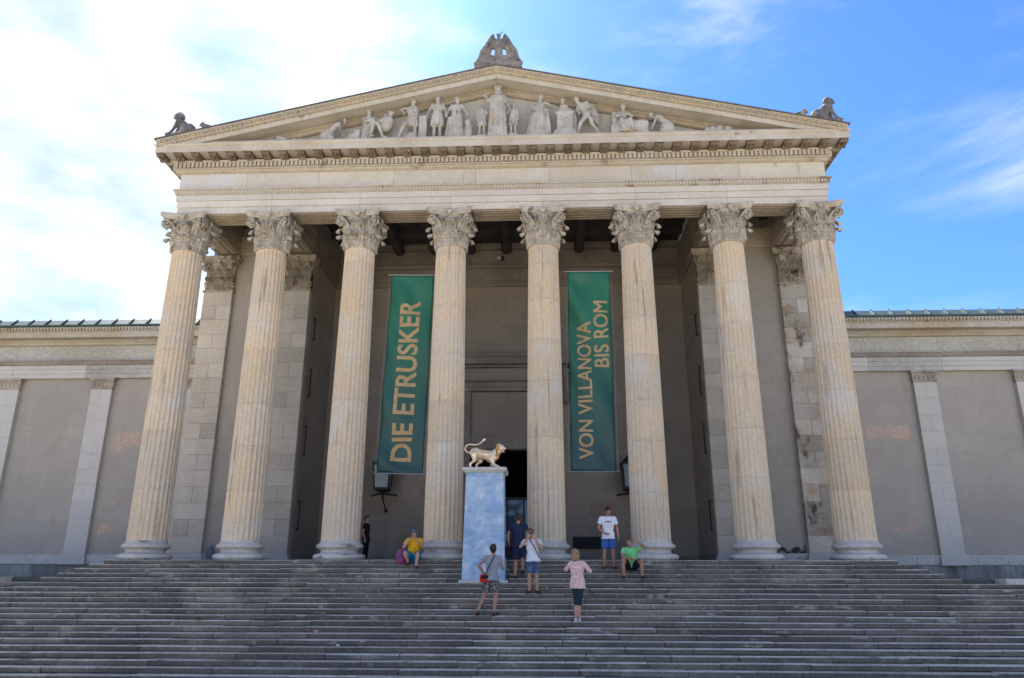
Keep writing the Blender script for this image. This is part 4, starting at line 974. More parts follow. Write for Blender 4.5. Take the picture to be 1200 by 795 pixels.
# man in navy climbing
y, z = stp(4)
J = pose(hy=0, hp=6, shl=(.20, 0, 1.43), shr=(-.20, 0, 1.43), ell=(.29, .03, 1.15), wrl=(.26, -.03, .90), elr=(-.28, .02, 1.15), wrr=(-.22, -.12, .92), kl=(.08, -.03, .50), al=(.08, .10, .09), tl=(.12, -.08, .03), kr=(-.10, -.12, .58), ar=(-.12, -.04, .24), tr=(-.14, -.20, .16), curl=.6, bulk=1.06)
figure('person', 'person in navy T-shirt and navy shorts walking up towards the doorway, back turned', (.80, y+.02, z-.02), R(180), J, 'tan_skin', 'darkhair', [shirt('navy_cotton', .55, 1.1), shorts('navy_cotton', .95, .110)], 1.02)
nb_ = MB().loft([(V((0, 0, z_)), V((1, 0, 0)), V((0, 1, 0)), a, b) for z_, a, b in ((-.18, .06, .10), (-.16, .08, .14), (.08, .08, .15), (.12, .05, .12))], 16)
o = organic('handbag', nb_, 'strap', None, .014, 2, (.50, y+.02, z+.74)); tag(o, 'dark bag carried at the left hand of the person in navy', 'bag')
part('bag_handle', MB().tube([(0, -.10, .10), (0, -.05, .20), (0, .05, .20), (0, .10, .10)], .010, 5), 'strap', o)
# photographer in white
y, z = stp(7)
J = pose(pel=(.02, 0, .92), che=(0, .02, 1.25), nek=(-.03, .01, 1.45), head=(-.05, -.02, 1.58), hp=-14, shl=(.18, .02, 1.38), shr=(-.20, 0, 1.38),
         ell=(.24, -.10, 1.18), elr=(-.34, -.05, 1.22), wrl=(.04, -.20, 1.46), wrr=(-.13, -.19, 1.45), hdl=(-.4, -.1, .8), hdr=(.3, -.1, .8), pnl=(0, 1, 0), pnr=(0, 1, 0), curl=.8,
         kl=(.10, -.02, .49), al=(.12, .03, .09), tl=(.20, -.14, .03), kr=(-.09, -.02, .49), ar=(-.09, .03, .09), tr=(-.17, -.14, .03))
pg, P, hb = figure('person', 'person in white T-shirt and denim shorts taking a photo, facing down the steps', (1.22, y-.02, z), R(4), J, 'skin', 'brownhair', [shirt('white_cotton', .6), shorts('denim', .92, .100), strap(to=1)], .98)
cm = MB().box(-.065, .065, -.03, .03, -.04, .04).box(-.03, .03, -.03, .02, .04, .06).lathe([(.034, 0), (.036, .05), (.030, .06)], 14)
cme = MB().box(-.065, .065, -.03, .03, -.04, .04).box(-.03, .03, -.03, .02, .04, .058)
hc = Matrix.Translation((1.22, y-.02, z))@Matrix.Rotation(R(4), 4, 'Z')@(V((-.045, -.165, 1.575))*.98)
o = link('camera_body', cme.mesh('camera_body', 'lens'), None, hc, R(4)); tag(o, 'black camera held to the face of the person in the white T-shirt', 'camera')
part('lens', MB().tube([(0, -.02, 0), (0, -.07, 0), (0, -.10, 0)], [.032, .034, .030], 12), 'lens', o, 40)
# woman in pink, from behind
y, z = stp(12)
J = pose(pel=(0, 0, .92), che=(.0, .02, 1.22), nek=(0, .0, 1.40), head=(.04, -.02, 1.545), hy=-12, hp=4, shl=(.155, 0, 1.34), shr=(-.155, 0, 1.34),
         ell=(.30, -.06, 1.20), elr=(-.30, -.04, 1.16), wrl=(.12, -.16, 1.40), wrr=(-.08, -.22, 1.20), hdl=(-.4, -.2, .7), hdr=(.5, -.5, .2), curl=.7,
         kl=(.05, -.03, .50), kr=(-.035, .0, .50), al=(.05, .05, .09), ar=(-.02, .0, .09), tl=(.10, -.11, .03), tr=(.02, -.17, .03), bulk=.92)
figure('person', 'blonde person in pink blouse and dark capri trousers seen from behind, hands raised', (2.37, y-.02, z), R(163), J, 'skin', 'blonde', [shirt('pink_lace', 1.35, 1.14, .16), shorts('dark_teal', 1, .094, 1.03, 'trousers', .35)], 1.03, 'long', 'whiteshoe')
# white T-shirt, blue shorts
y, z = stp(2)
J = pose(head=(.02, -.04, 1.61), hy=12, hp=24, wrr=(-.13, -.17, .99), elr=(-.27, .0, 1.14), hdr=(.7, -.2, -.3), ell=(.27, .03, 1.14), wrl=(.29, -.05, .88), shl=(.195, 0, 1.42), shr=(-.195, 0, 1.42), curl=.6,
         kl=(.12, -.02, .50), kr=(-.12, -.02, .50), al=(.13, .03, .09), ar=(-.14, .03, .09), tl=(.16, -.14, .03), tr=(-.17, -.14, .03))
wt, P, hb = figure('person', 'person in white T-shirt and bright blue shorts standing beside the sixth column, looking down', (3.40, y-.0, z), R(3), J, 'tan_skin', 'darkhair', [shirt('white_cotton', .6, 1.1), shorts('blue_shorts', .85, .110)], 1.0)
pm = MB()
for k, (a, b) in enumerate(((-.085, .018), (-.060, .014), (-.038, .018), (-.016, .012), (.006, .018), (.038, .022), (.066, .024))): pm.box(a, a+b, -.156, -.135, 1.30, 1.325 if k % 2 else 1.33)
part('chest_print', pm, 'strap', wt)
# green T-shirt, sitting, shading the eyes
y, z = stp(4)
J = pose(pel=(0, .28, .34), che=(-.02, .16, .64), nek=(-.03, .10, .84), head=(-.04, .06, .98), hy=-6, hp=2, shl=(.17, .11, .78), shr=(-.21, .11, .78),
         ell=(.36, -.02, .86), wrl=(.10, -.06, 1.05), hdl=(-1, -.1, .0), pnl=(0, 0, -1), elr=(-.25, -.05, .58), wrr=(-.06, -.16, .52), hdr=(.8, -.3, -.2), curl=.35,
         kl=(.26, -.14, .49), kr=(-.25, -.14, .50), al=(.27, -.08, .09), ar=(-.24, -.10, .09), tl=(.32, -.26, .03), tr=(-.28, -.28, .03))
figure('person', 'seated person in light green T-shirt shading the eyes with one hand', (3.98, y-.05, z), R(-3), J, 'tan_skin', 'brownhair', [shirt('green_cotton', .65, 1.1, 0), shorts('black_shorts', .70, .106)], 1.0)

# ------------------------------------------------------------ pedestal and golden lion
M['pedestal'] = mat('pale_blue_marbled_paint', (.25, .38, .55), (.38, .50, .62), 1.6, fine=6, bump=.03, stretch=(1, 1, 1.9), patch=((.56, .63, .68), .50, .18, 2.2), contrast=(.4, .62), fineamt=.12)
M['cream'] = mat('cream_painted_wood', (.52, .52, .47), (.46, .46, .42), 2, bump=.03)
M['gold'] = mat('gilded_plaster', (.70, .45, .20), (.74, .58, .38), 5, rough=.34, metal=.35, bump=.15, fine=24, patch=((.80, .72, .64), .47, .12, 7), spec=.6)
M['gold_dark'] = mat('copper_coloured_mane', (.42, .21, .07), (.62, .38, .15), 9, rough=.38, metal=.4, bump=.3, fine=40)
px, pyf, pzb = -.155, -2.30, -5*H
pd = empty('pedestal', (px, pyf+.55, pzb)); tag(pd, 'tall tapering pale blue marbled pedestal under the golden lion', 'pedestal')
zt = 2.40-pzb
def tap(w0, w1, z0, z1): return MB().rings([[(-w, -w*.9, z), (w, -w*.9, z), (w, w*.9, z), (-w, w*.9, z)] for w, z in ((w0, z0), (w1, z1))])
part('shaft', tap(.60, .535, .0, zt), 'pedestal', pd)
part('foot', MB().box(-.68, .68, -.61, .50, .0, .07), 'cream', pd)
part('cap', MB().rings([[(-w, -w*.95, z), (w, -w*.95, z), (w, w*.95, z), (-w, w*.95, z)] for w, z in ((.56, zt), (.58, zt+.02), (.63, zt+.06), (.63, zt+.14))]), 'cream', pd)
for zz in (.92, 1.9): part('board_joint', MB().box(-.61+zz*.03, .61-zz*.03, -.547+zz*.022, -.4, zz, zz+.006), 'cream', pd)
lz = 2.40+.14
lb = MB()
lb.ell((-.29, 0, .47), (.17, .13, .155), basis(0, 0, 8)); lb.cap((-.30, 0, .46), (.14, 0, .39), .135, .145); lb.ell((.16, 0, .36), (.18, .14, .175))
lb.cap((.20, 0, .42), (.33, 0, .50), .12, .11)
for s in (-1, 1):
    yy = s*.085
    xo = .0 if s < 0 else .16
    lb.cap((-.34+xo*.3, yy, .42), (-.30+xo, yy, .25), .09, .055); lb.cap((-.30+xo, yy, .25), (-.43+xo, yy, .15), .045, .033); lb.cap((-.43+xo, yy, .15), (-.41+xo, yy, .04), .032, .030); lb.ell((-.37+xo, yy, .025), (.065, .035, .026))
    xf_ = 0 if s < 0 else -.05
    lb.cap((.14, yy, .32), (.22+xf_, yy, .14), .07, .045); lb.cap((.22+xf_, yy, .14), (.40+xf_, yy, .05), .042, .032); lb.ell((.46+xf_, yy, .03), (.07, .036, .028))
    for q in range(3): lb.cap((.49+xf_, yy-.02+.02*q, .025), (.53+xf_, yy-.02+.02*q, .018), .012, .010, 6)
tl_ = [(-.42, 0, .50), (-.50, 0, .48), (-.57, 0, .53), (-.59, 0, .61), (-.55, 0, .68), (-.46, 0, .715), (-.34, 0, .70), (-.24, 0, .70), (-.15, 0, .75), (-.07, 0, .82)]
for a, b in zip(tl_[:-1], tl_[1:]): lb.cap(a, b, .025, .023, 8)
lb.ell((-.05, 0, .84), (.055, .035, .04), basis(0, 0, -40))
lb.ell((.41, 0, .61), (.115, .09, .10)); lb.ell((.51, 0, .585), (.062, .056, .045)); lb.ell((.49, 0, .50), (.050, .042, .020), basis(0, 0, 20)); lb.ell((.37, .075, .70), (.026, .018, .032)); lb.ell((.37, -.075, .70), (.026, .018, .032))
ln = organic('lion_statue', lb, 'gold', None, .013, 3, (px-.01, pyf+.55, lz)); ln.scale = (1.06, 1.12, 1.06); tag(ln, 'golden lion statue with raised curling tail on top of the blue pedestal', 'statue')
mn = MB()
rnd = random.Random(3)
for q in range(60):
    a = rnd.uniform(0, 2*math.pi); t = rnd.random(); c = V((.32, 0, .50)).lerp(V((.38, 0, .60)), t)
    d = V((-.35*t+.0, math.cos(a), math.sin(a))); mn.cap(c+d*.08, c+d*.15+V((-.03, 0, -.03)), .034, .012, 6)
for q in range(16): mn.cap((.36+rnd.uniform(-.05, .05), rnd.uniform(-.07, .07), .46), (.33+rnd.uniform(-.04, .04), rnd.uniform(-.06, .06), .30), .028, .010, 6)
organic('mane', mn, 'gold_dark', ln, .013, 1)
for s in (-1, 1): part('eye', MB().ell((.487, s*.048, .612), (.012, .010, .010), None, 8, 5), 'eye', ln)
part('mouth', MB().ell((.525, 0, .540), (.030, .034, .014), None, 8, 5), 'eye', ln)

# ------------------------------------------------------------ lanterns, hanging lamp, small things
def lantern(x, y, z, label):
    e = tag(empty('wall_lantern', (x, y, z)), label, 'lantern', 'wall lanterns in the porch')
    fr_ = MB()
    def sq(w, z_): return [(-w, -w, z_), (w, -w, z_), (w, w, z_), (-w, w, z_)]
    for sx in (-1, 1):
        for sy in (-1, 1): fr_.tube([(sx*.27, sy*.27, 0), (sx*.33, sy*.33, .95)], .03, 5)
    fr_.rings([sq(.30, -.04), sq(.30, .04)]); fr_.rings([sq(.16, -.12), sq(.28, -.04)]); fr_.rings([sq(.36, .93), sq(.38, .99), sq(.16, 1.22), sq(.08, 1.30)]); fr_.ell((0, 0, 1.34), (.05, .05, .07))
    part('frame', fr_, 'iron', e)
    for k in range(4):
        r_ = Matrix.Rotation(R(90*k), 4, 'Z'); p_ = MB().add([(-.25, -.27, .05), (.25, -.27, .05), (.31, -.325, .92), (-.31, -.325, .92), (-.25, -.26, .05), (.25, -.26, .05), (.31, -.315, .92), (-.31, -.315, .92)], [(0, 1, 2, 3), (7, 6, 5, 4), (0, 4, 5, 1), (1, 5, 6, 2), (2, 6, 7, 3), (3, 7, 4, 0)]).xf(r_)
        part('pane', p_, 'lampglass', e)
    br = MB().tube([(-.52, .45, -.22), (-.25, .12, -.20), (0, 0, -.17), (.25, .12, -.20), (.52, .45, -.22)], .038, 6).tube([(0, 0, -.12), (.02, .2, -.45), (.06, .62, -.78)], [.05, .03, .035], 6).ell((.06, .62, -.80), (.07, .07, .07))
    part('bracket', br, 'iron', e)
lantern(-4.92, 6.20, 2.85, 'blue-glazed black iron wall lantern below the banner reading DIE ETRUSKER')
lantern(4.98, 6.20, 2.85, 'black iron wall lantern half hidden behind the sixth column')
e = tag(empty('hanging_camera', (0, 3.5, 11.6)), 'small device on a thin rod hanging from the dark porch ceiling', 'camera')
part('rod', MB().tube([(0, 0, .05), (0, 0, 1.75)], .016, 5), 'iron', e); part('housing', MB().box(-.05, .06, -.10, .10, -.08, .06), 'iron', e); part('housing', MB().box(-.22, -.06, -.06, .06, -.02, .05), 'cream', e)
# litter, bottle, weed
M['pinkpaper'] = mat('pink_paper', (.62, .33, .33), (.7, .5, .5), 8); M['whitepaper'] = mat('white_paper', (.72, .72, .70), (.6, .6, .6), 8)
M['weed'] = mat('weed_leaf', (.05, .12, .025), (.07, .16, .03), 9, bump=0)
def scrap(x, i, m, label, r=.06):
    y, z = stp(i, .10); rnd = random.Random(int(x*100)+i); mb = MB()
    pts = [(x+r*rnd.uniform(.6, 1.3)*math.cos(a*math.pi/4), y+r*.8*math.sin(a*math.pi/4), z+.008+rnd.uniform(0, r*.8)) for a in range(8)]
    v = pts+[(x, y, z+r*.9), (x, y, z+.004)]; f = [(i_, (i_+1) % 8, 8) for i_ in range(8)]+[((i_+1) % 8, i_, 9) for i_ in range(8)]
    o = part('paper_scrap', mb.add([(a-x, b-y, c-z) for a, b, c in v], f), m, loc=(x, y, z)); tag(o, label, 'litter')
scrap(-4.0, 14, 'pinkpaper', 'crumpled pink and white paper on the lower left steps', .08)
scrap(-3.3, 16, 'whitepaper', 'flat white scrap of paper near the bottom of the steps')
scrap(1.6, 6, 'whitepaper', 'tiny white scrap on the steps beside the photographer in white', .035)
scrap(3.85, 9, 'whitepaper', 'flat pale scrap on the steps below the person in green', .05)
y, z = stp(12, .02); wm = MB(); rnd = random.Random(9)
for q in range(46):
    a = rnd.uniform(0, 6.28); t = rnd.uniform(.02, .13); p = V((rnd.uniform(-.08, .08), rnd.uniform(-.03, .05), 0)); d = V((math.cos(a)*t, math.sin(a)*t*.6, rnd.uniform(.03, .10))); w_ = V((-math.sin(a), math.cos(a), 0))*.014
    wm.add([p, p+d*.5+w_, p+d, p+d*.5-w_], [(0, 1, 2, 3)])
o = link('weed', wm.mesh('weed', 'weed', False, False), None, (-7.15, y, z)); tag(o, 'small green weed growing from a joint in the left steps', 'plant')
M['bluegrey'] = mat('grey_fabric', (.16, .19, .22), (.12, .14, .17), 6, bump=.1)
o = organic('rucksack', MB().loft([(V((0, 0, z_)), V((1, 0, 0)), V((0, 1, 0)), a, b) for z_, a, b in ((0, .13, .10), (.03, .16, .12), (.30, .17, .12), (.46, .12, .09), (.50, .05, .04))], 16), 'bluegrey', None, .016, 2, (-9.92, 2.3, 0)); tag(o, 'grey-blue rucksack on the porch floor left of the second column', 'bag')
part('carry_loop', MB().tube([(-.03, 0, .49), (-.03, 0, .54), (.03, 0, .54), (.03, 0, .49)], .008, 5), 'strap', o)
bt = part('bottle', MB().lathe([(.055, 0), (.06, .02), (.06, .28), (.03, .34), (.026, .40)], 14), 'whitepaper', None, 40, loc=(-9.50, 2.2, 0)); tag(bt, 'white bottle standing on the porch floor beside the grey-blue rucksack', 'bottle')
part('bottle_cap', MB().lathe([(.03, .395), (.03, .43)], 12), 'pinkpaper', bt)
o = organic('folded_jacket', MB().ell((0, 0, .08), (.16, .12, .09)).ell((.09, -.02, .14), (.09, .08, .07)).ell((-.08, .02, .12), (.07, .07, .08)), 'pinkpaper', None, .016, 2, (-9.18, 2.2, 0)); tag(o, 'crumpled pink jacket on the porch floor beside the white bottle', 'clothing')

# ------------------------------------------------------------ sculpture
def folds(mb, c, rx, ry, z0, z1, flare=1.25, n=11, tilt=(0, 0), fd=.17):
    secs = []
    for k in range(5):
        t = k/4; q = 1+(flare-1)*(1-t)
        secs.append((V((c[0]+tilt[0]*(1-t), c[1]+tilt[1]*(1-t), z0+(z1-z0)*t)), V((1, 0, 0)), V((0, 1, 0)), rx*q, ry*q))
    mb.loft(secs, 44, [fd, fd, fd*.8, fd*.5, .02], n)
def statue(label, x, h, J, robe=None, extra=None, rz=0, hairb=True, y=-.78, z=14.31, group='sculpted figures in the pediment', name='statue', cat='statue', hat=True):
    b = MB(); torso(b, J, 1.05, fold=.02)
    b.cap(J['nek']-V((0, 0, .05)), J['head']-V((0, 0, .05)), .065, .06); P, hb = head(b, J)
    b.ell(P(0, .02, .04), (.095, .105, .10), hb)
    if hairb:
        for q in range(10): a = q*.628; b.ell(P(.085*math.cos(a), .02+.09*math.sin(a), .03), (.028, .028, .03), hb, 6, 4)
    for s, sh, el, wr, hd in ((1, 'shl', 'ell', 'wrl', 'hdl'), (-1, 'shr', 'elr', 'wrr', 'hdr')):
        b.cap(J[sh], J[el], .062, .048); b.cap(J[el], J[wr], .048, .034); b.ell(J[wr]+J[hd].normalized()*.06, (.04, .035, .06))
    for s, kn, an, to in ((.088, 'kl', 'al', 'tl'), (-.088, 'kr', 'ar', 'tr')):
        hip = J['pel']+(J['shl']-J['shr']).normalized()*s+V((0, 0, -.03))
        b.cap(hip, J[kn], .098, .066); b.cap(J[kn], J[kn].lerp(J[an], .35), .064, .066); b.cap(J[kn].lerp(J[an], .35), J[an], .066, .044); b.cap(J[an]-V((0, 0, .04)), J[to]+V((0, 0, .01)), .042, .032)
    if robe == 'long': folds(b, (J['pel'].x, J['pel'].y), .19, .15, .02, J['pel'].z+.15, 1.30)
    if robe == 'tunic': folds(b, (J['pel'].x, J['pel'].y), .20, .15, .55, J['pel'].z+.12, 1.12, 9)
    if robe:
        sh = (J['shl']-J['shr']).normalized()
        for q in range(5):                        # drape running across the chest
            b.cap(J['shl']+V((-.03*q, -.08-.01*q, .02-.03*q)), J['pel']+V((-.13+.035*q, -.13, .12-.03*q)), .022, .026, 6)
    if extra: extra(b)
    o = organic(name, b, 'marble', None, .024, 1, (x*1.015, y, z), rz); o.scale = (h/1.74*1.02,)*3; tag(o, label, cat, group); return o
# central standing figure and two small side figures
J = pose(ell=(.30, -.05, 1.20), wrl=(.33, -.20, .98), elr=(-.30, -.05, 1.22), wrr=(-.36, -.18, 1.28), hdr=(-.5, -.3, .2))
def ex(b):
    for q in range(9): a = R(20+q*17.5); b.cap((.09*math.cos(a), .0, 1.70+.06*math.sin(a)), (.15*math.cos(a), .0, 1.72+.13*math.sin(a)), .018, .012, 6)
    b.box(-.30, .30, -.20, .15, -.14, .03); folds(b, (0, -.02), .24, .16, .02, 1.36, 1.15, 12, fd=.15)
    b.ell((0, .05, 1.56), (.14, .06, .14))
statue('tallest draped sculpture with a crown, in the middle of the pediment', .04, 1.98, J, 'long', ex, z=14.45)
J = pose(ell=(.26, -.05, 1.2), wrl=(.20, -.2, 1.35))
def slab(b): b.box(-.22, .22, -.12, .15, -.25, .0); folds(b, (0, 0), .20, .14, .50, 1.2, 1.1, 9)
statue('small sculpture on a block just left of the crowned central sculpture', -.52, 1.20, J, 'tunic', slab, z=14.50)
J = pose(elr=(-.26, -.05, 1.2), wrr=(-.20, -.2, 1.35))
statue('small sculpture on a block just right of the crowned central sculpture', .58, 1.20, J, 'tunic', slab, z=14.50)
J = pose(che=(-.02, 0, 1.25), head=(.02, -.03, 1.61), hy=35, ell=(.30, -.05, 1.2), wrl=(.38, -.1, 1.02), elr=(-.30, .0, 1.2), wrr=(-.34, -.12, 1.0))
statue('draped sculpture leaning beside a rough stone, left of the central group', -1.42, 1.72, J, 'long', lambda b: (b.ell((.42, .05, .35), (.16, .14, .40)), b.ell((.40, .0, .72), (.11, .10, .12)), folds(b, (-.12, 0), .20, .16, .02, .9, 1.4, 9)))
J = pose(hy=25, ell=(.27, 0, 1.17), wrl=(.30, -.1, .93), elr=(-.30, .0, 1.18), wrr=(-.34, -.08, .95), tl=(.17, -.2, .03))
statue('standing sculpture in a short tunic beside a fluted block, left half of the pediment', -2.10, 1.78, J, 'tunic', lambda b: (b.box(-.62, -.34, -.15, .15, 0, .92), [b.cap((-.58+.07*q, -.15, .05), (-.58+.07*q, -.15, .86), .024, .024, 6) for q in range(4)]))
J = pose(pel=(.05, 0, .88), che=(-.02, -.03, 1.18), nek=(.0, -.05, 1.38), head=(.06, -.08, 1.51), hy=20, hp=15, shl=(.15, -.05, 1.32), shr=(-.20, -.02, 1.34), elr=(-.42, -.02, 1.28), wrr=(-.25, -.12, 1.10), ell=(.22, -.12, 1.06), wrl=(.02, -.2, .95),
         kl=(.15, -.05, .48), al=(.15, .0, .09), tl=(.2, -.15, .03), kr=(-.20, -.22, .58), ar=(-.42, -.1, .12), tr=(-.52, -.2, .05))
statue('sculpture stepping forward with one hand on its hip, leftmost upright figure of the pediment', -3.02, 1.72, J, 'tunic', lambda b: b.ell((.0, .05, .2), (.3, .12, .2)))
# seated figure with a large jar
J = pose(pel=(0, .05, .42), che=(.04, .0, .76), nek=(.06, -.03, .97), head=(.08, -.06, 1.12), hy=30, hp=12, shl=(.24, 0, .9), shr=(-.12, 0, .9), ell=(.42, -.14, .72), wrl=(.55, -.12, .80), elr=(.02, -.22, .66), wrr=(.30, -.25, .74),
         kl=(.42, -.20, .60), kr=(.30, -.26, .64), al=(.60, -.16, .12), ar=(.22, -.22, .12), tl=(.75, -.2, .04), tr=(.34, -.3, .04))
def jar(b):
    b.ell((.66, .02, .68), (.24, .20, .34), basis(0, 0, 22)); b.cap((.76, .02, .96), (.80, .02, 1.08), .09, .08); b.ell((.81, .02, 1.12), (.15, .13, .035), basis(0, 0, 20)); b.ell((-.02, .1, .18), (.26, .18, .24)); b.tube([(.72, .02, 1.04), (.60, .02, 1.08), (.56, .02, .92)], .03, 6)
statue('seated sculpture painting a large jar, left side of the pediment', -4.62, 1.83, J, None, jar)
# kneeling figure bending over, box
J = pose(pel=(-.30, 0, .42), che=(.02, 0, .70), nek=(.20, 0, .80), head=(.32, -.03, .90), hy=50, hp=20, shl=(.16, -.14, .76), shr=(.14, .14, .76), ell=(.24, -.20, .50), wrl=(.32, -.2, .25), elr=(.26, .15, .50), wrr=(.40, .1, .25), hdl=(.2, 0, -1), hdr=(.2, 0, -1),
         kl=(-.05, -.14, .12), kr=(-.10, .12, .12), al=(-.48, -.12, .10), ar=(-.50, .12, .10), tl=(-.62, -.12, .05), tr=(-.62, .1, .05))
statue('kneeling sculpture bent over its work near the left corner', -5.72, 1.60, J, None, lambda b: (b.ell((-.32, 0, .30), (.30, .2, .26)), b.box(.55, .80, -.15, .15, 0, .30), b.box(.78, .98, -.15, .15, 0, .48), b.box(.50, .72, -.2, .1, 0, .16)))
# right side
J = pose(pel=(-.02, 0, .90), che=(-.05, 0, 1.24), nek=(-.02, 0, 1.45), head=(.0, -.03, 1.59), hy=-30, ell=(.34, 0, 1.30), wrl=(.50, -.1, 1.20), elr=(-.28, .02, 1.18), wrr=(-.30, -.15, 1.28))
statue('sculpture in sweeping drapery, first upright figure right of the central group', 1.55, 1.76, J, 'long', lambda b: (folds(b, (-.08, .0), .24, .16, .02, .95, 1.35, 8, (-.12, 0), .13), folds(b, (.18, .03), .12, .12, .15, 1.15, 1.2, 7, (.05, 0), .13)))
mo = MB().box(-.42, .42, -.22, .22, 0, .10).box(-.34, .34, -.18, .18, .10, .26).box(-.28, .28, -.15, .15, .26, .92).box(-.33, .33, -.18, .18, .92, 1.0).box(-.22, .22, -.12, .12, 1.0, 1.14)
for s in (-1, 1): mo.ell((s*.33, -.12, .12), (.10, .10, .10)); mo.cap((s*.25, -.15, .35), (s*.25, -.15, .85), .03, .03, 6)
mo.ell((0, -.16, .58), (.15, .04, .17)); mo.cap((-.18, -.16, .30), (.18, -.16, .30), .025); mo.ell((-.03, 0, 1.24), (.17, .12, .14)); mo.cap((-.04, 0, 1.3), (-.06, 0, 1.42), .06, .055); mo.ell((-.07, -.02, 1.52), (.085, .095, .11)); mo.cap((.40, .1, .1), (.34, .1, 1.05), .10, .07)
o = organic('monument', mo, 'marble', None, .022, 1, (2.43, -.78, 14.31)); tag(o, 'carved stone monument topped by a bust, right half of the pediment', 'sculpture')
J = pose(pel=(.08, 0, .88), che=(-.10, -.02, 1.18), nek=(-.20, -.04, 1.36), head=(-.30, -.06, 1.48), hy=-30, hp=15, shl=(.04, -.1, 1.34), shr=(-.26, .1, 1.30), ell=(.16, -.18, 1.10), wrl=(.0, -.25, .98), elr=(-.30, .02, 1.06), wrr=(-.22, -.15, .92),
         kr=(-.18, -.12, .52), ar=(-.30, .0, .09), tr=(-.42, -.1, .04), kl=(.22, -.08, .48), al=(.50, .05, .14), tl=(.62, -.02, .08))
def cloak(b):
    b.loft([(V((.16+.05*k, .08, 1.35-.17*k)), V((1, 0, 0)), V((0, 1, 0)), .16+.03*k-.012*k*k, .09) for k in range(6)], 30, .14, 8)
statue('striding sculpture leaning forward under a trailing cloak, right half of the pediment', 3.12, 1.74, J, None, cloak)
J = pose(pel=(0, .05, .42), che=(-.02, .02, .76), nek=(-.02, 0, .97), head=(-.02, -.03, 1.11), hy=-12, shl=(.17, 0, .9), shr=(-.18, 0, .9), ell=(.26, -.12, .70), wrl=(.04, -.22, .74), elr=(-.26, -.12, .70), wrr=(-.02, -.22, .68),
         kl=(.18, -.26, .52), kr=(-.12, -.26, .52), al=(.26, -.24, .1), ar=(-.14, -.28, .1), tl=(.32, -.36, .04), tr=(-.2, -.38, .04))
statue('seated sculpture between a small rounded stele and a cube, right side of the pediment', 4.46, 1.80, J, None, lambda b: (folds(b, (0, -.08), .26, .22, .02, .50, 1.15, 9), b.box(-.46, -.24, -.2, .0, 0, .32), b.ell((-.35, -.1, .34), (.11, .1, .1)), b.box(-.40, -.22, -.02, .2, 0, .95)))
o = tag(part('stone_cube', MB().box(-.26, .26, -.20, .20, 0, .50).box(-.10, .20, -.15, .2, .50, .58), 'marble', None, loc=(5.08, -.78, 14.31)), 'plain carved cube between two sculptures on the right of the pediment', 'sculpture')
J = pose(pel=(.28, 0, .46), che=(-.02, 0, .72), nek=(-.22, 0, .80), head=(-.34, -.03, .86), hy=-60, hp=20, shl=(-.14, -.14, .76), shr=(-.16, .14, .76), ell=(-.24, -.18, .50), wrl=(-.34, -.18, .28), elr=(-.26, .15, .50), wrr=(-.42, .1, .3), hdl=(-.2, 0, -1), hdr=(-.2, 0, -1),
         kl=(.0, -.14, .14), kr=(.05, .12, .14), al=(.50, -.12, .12), ar=(.70, .12, .10), tl=(.68, -.12, .06), tr=(.95, .1, .06))
statue('crouching sculpture stretched out to the right, near the right corner', 5.72, 1.62, J, None, lambda b: b.ell((.24, 0, .32), (.28, .2, .26)))
def lump(x, w, h, n, label, sd):
    rnd = random.Random(sd); b = MB(); b.box(-w, w, -.15, .15, 0, h*.35)
    for q in range(n): b.ell((rnd.uniform(-w, w), rnd.uniform(-.1, .1), rnd.uniform(.1, h*.7)), (rnd.uniform(.1, .2), .12, rnd.uniform(.08, h*.45)), basis(rnd.uniform(0, 90), rnd.uniform(-20, 20)))
    o = organic('carved_rocks', b, 'marble', None, .024, 1, (x*1.015, -.78, 14.31)); tag(o, label, 'sculpture')
lump(7.70, .42, .34, 9, 'heap of carved rocks in the right corner of the pediment', 2)
lump(-7.75, .36, .26, 6, 'row of small carved jars in the left corner of the pediment', 3)
lump(-6.9, .40, .16, 5, 'low carved branches between the corner jars and the kneeling sculpture', 4)
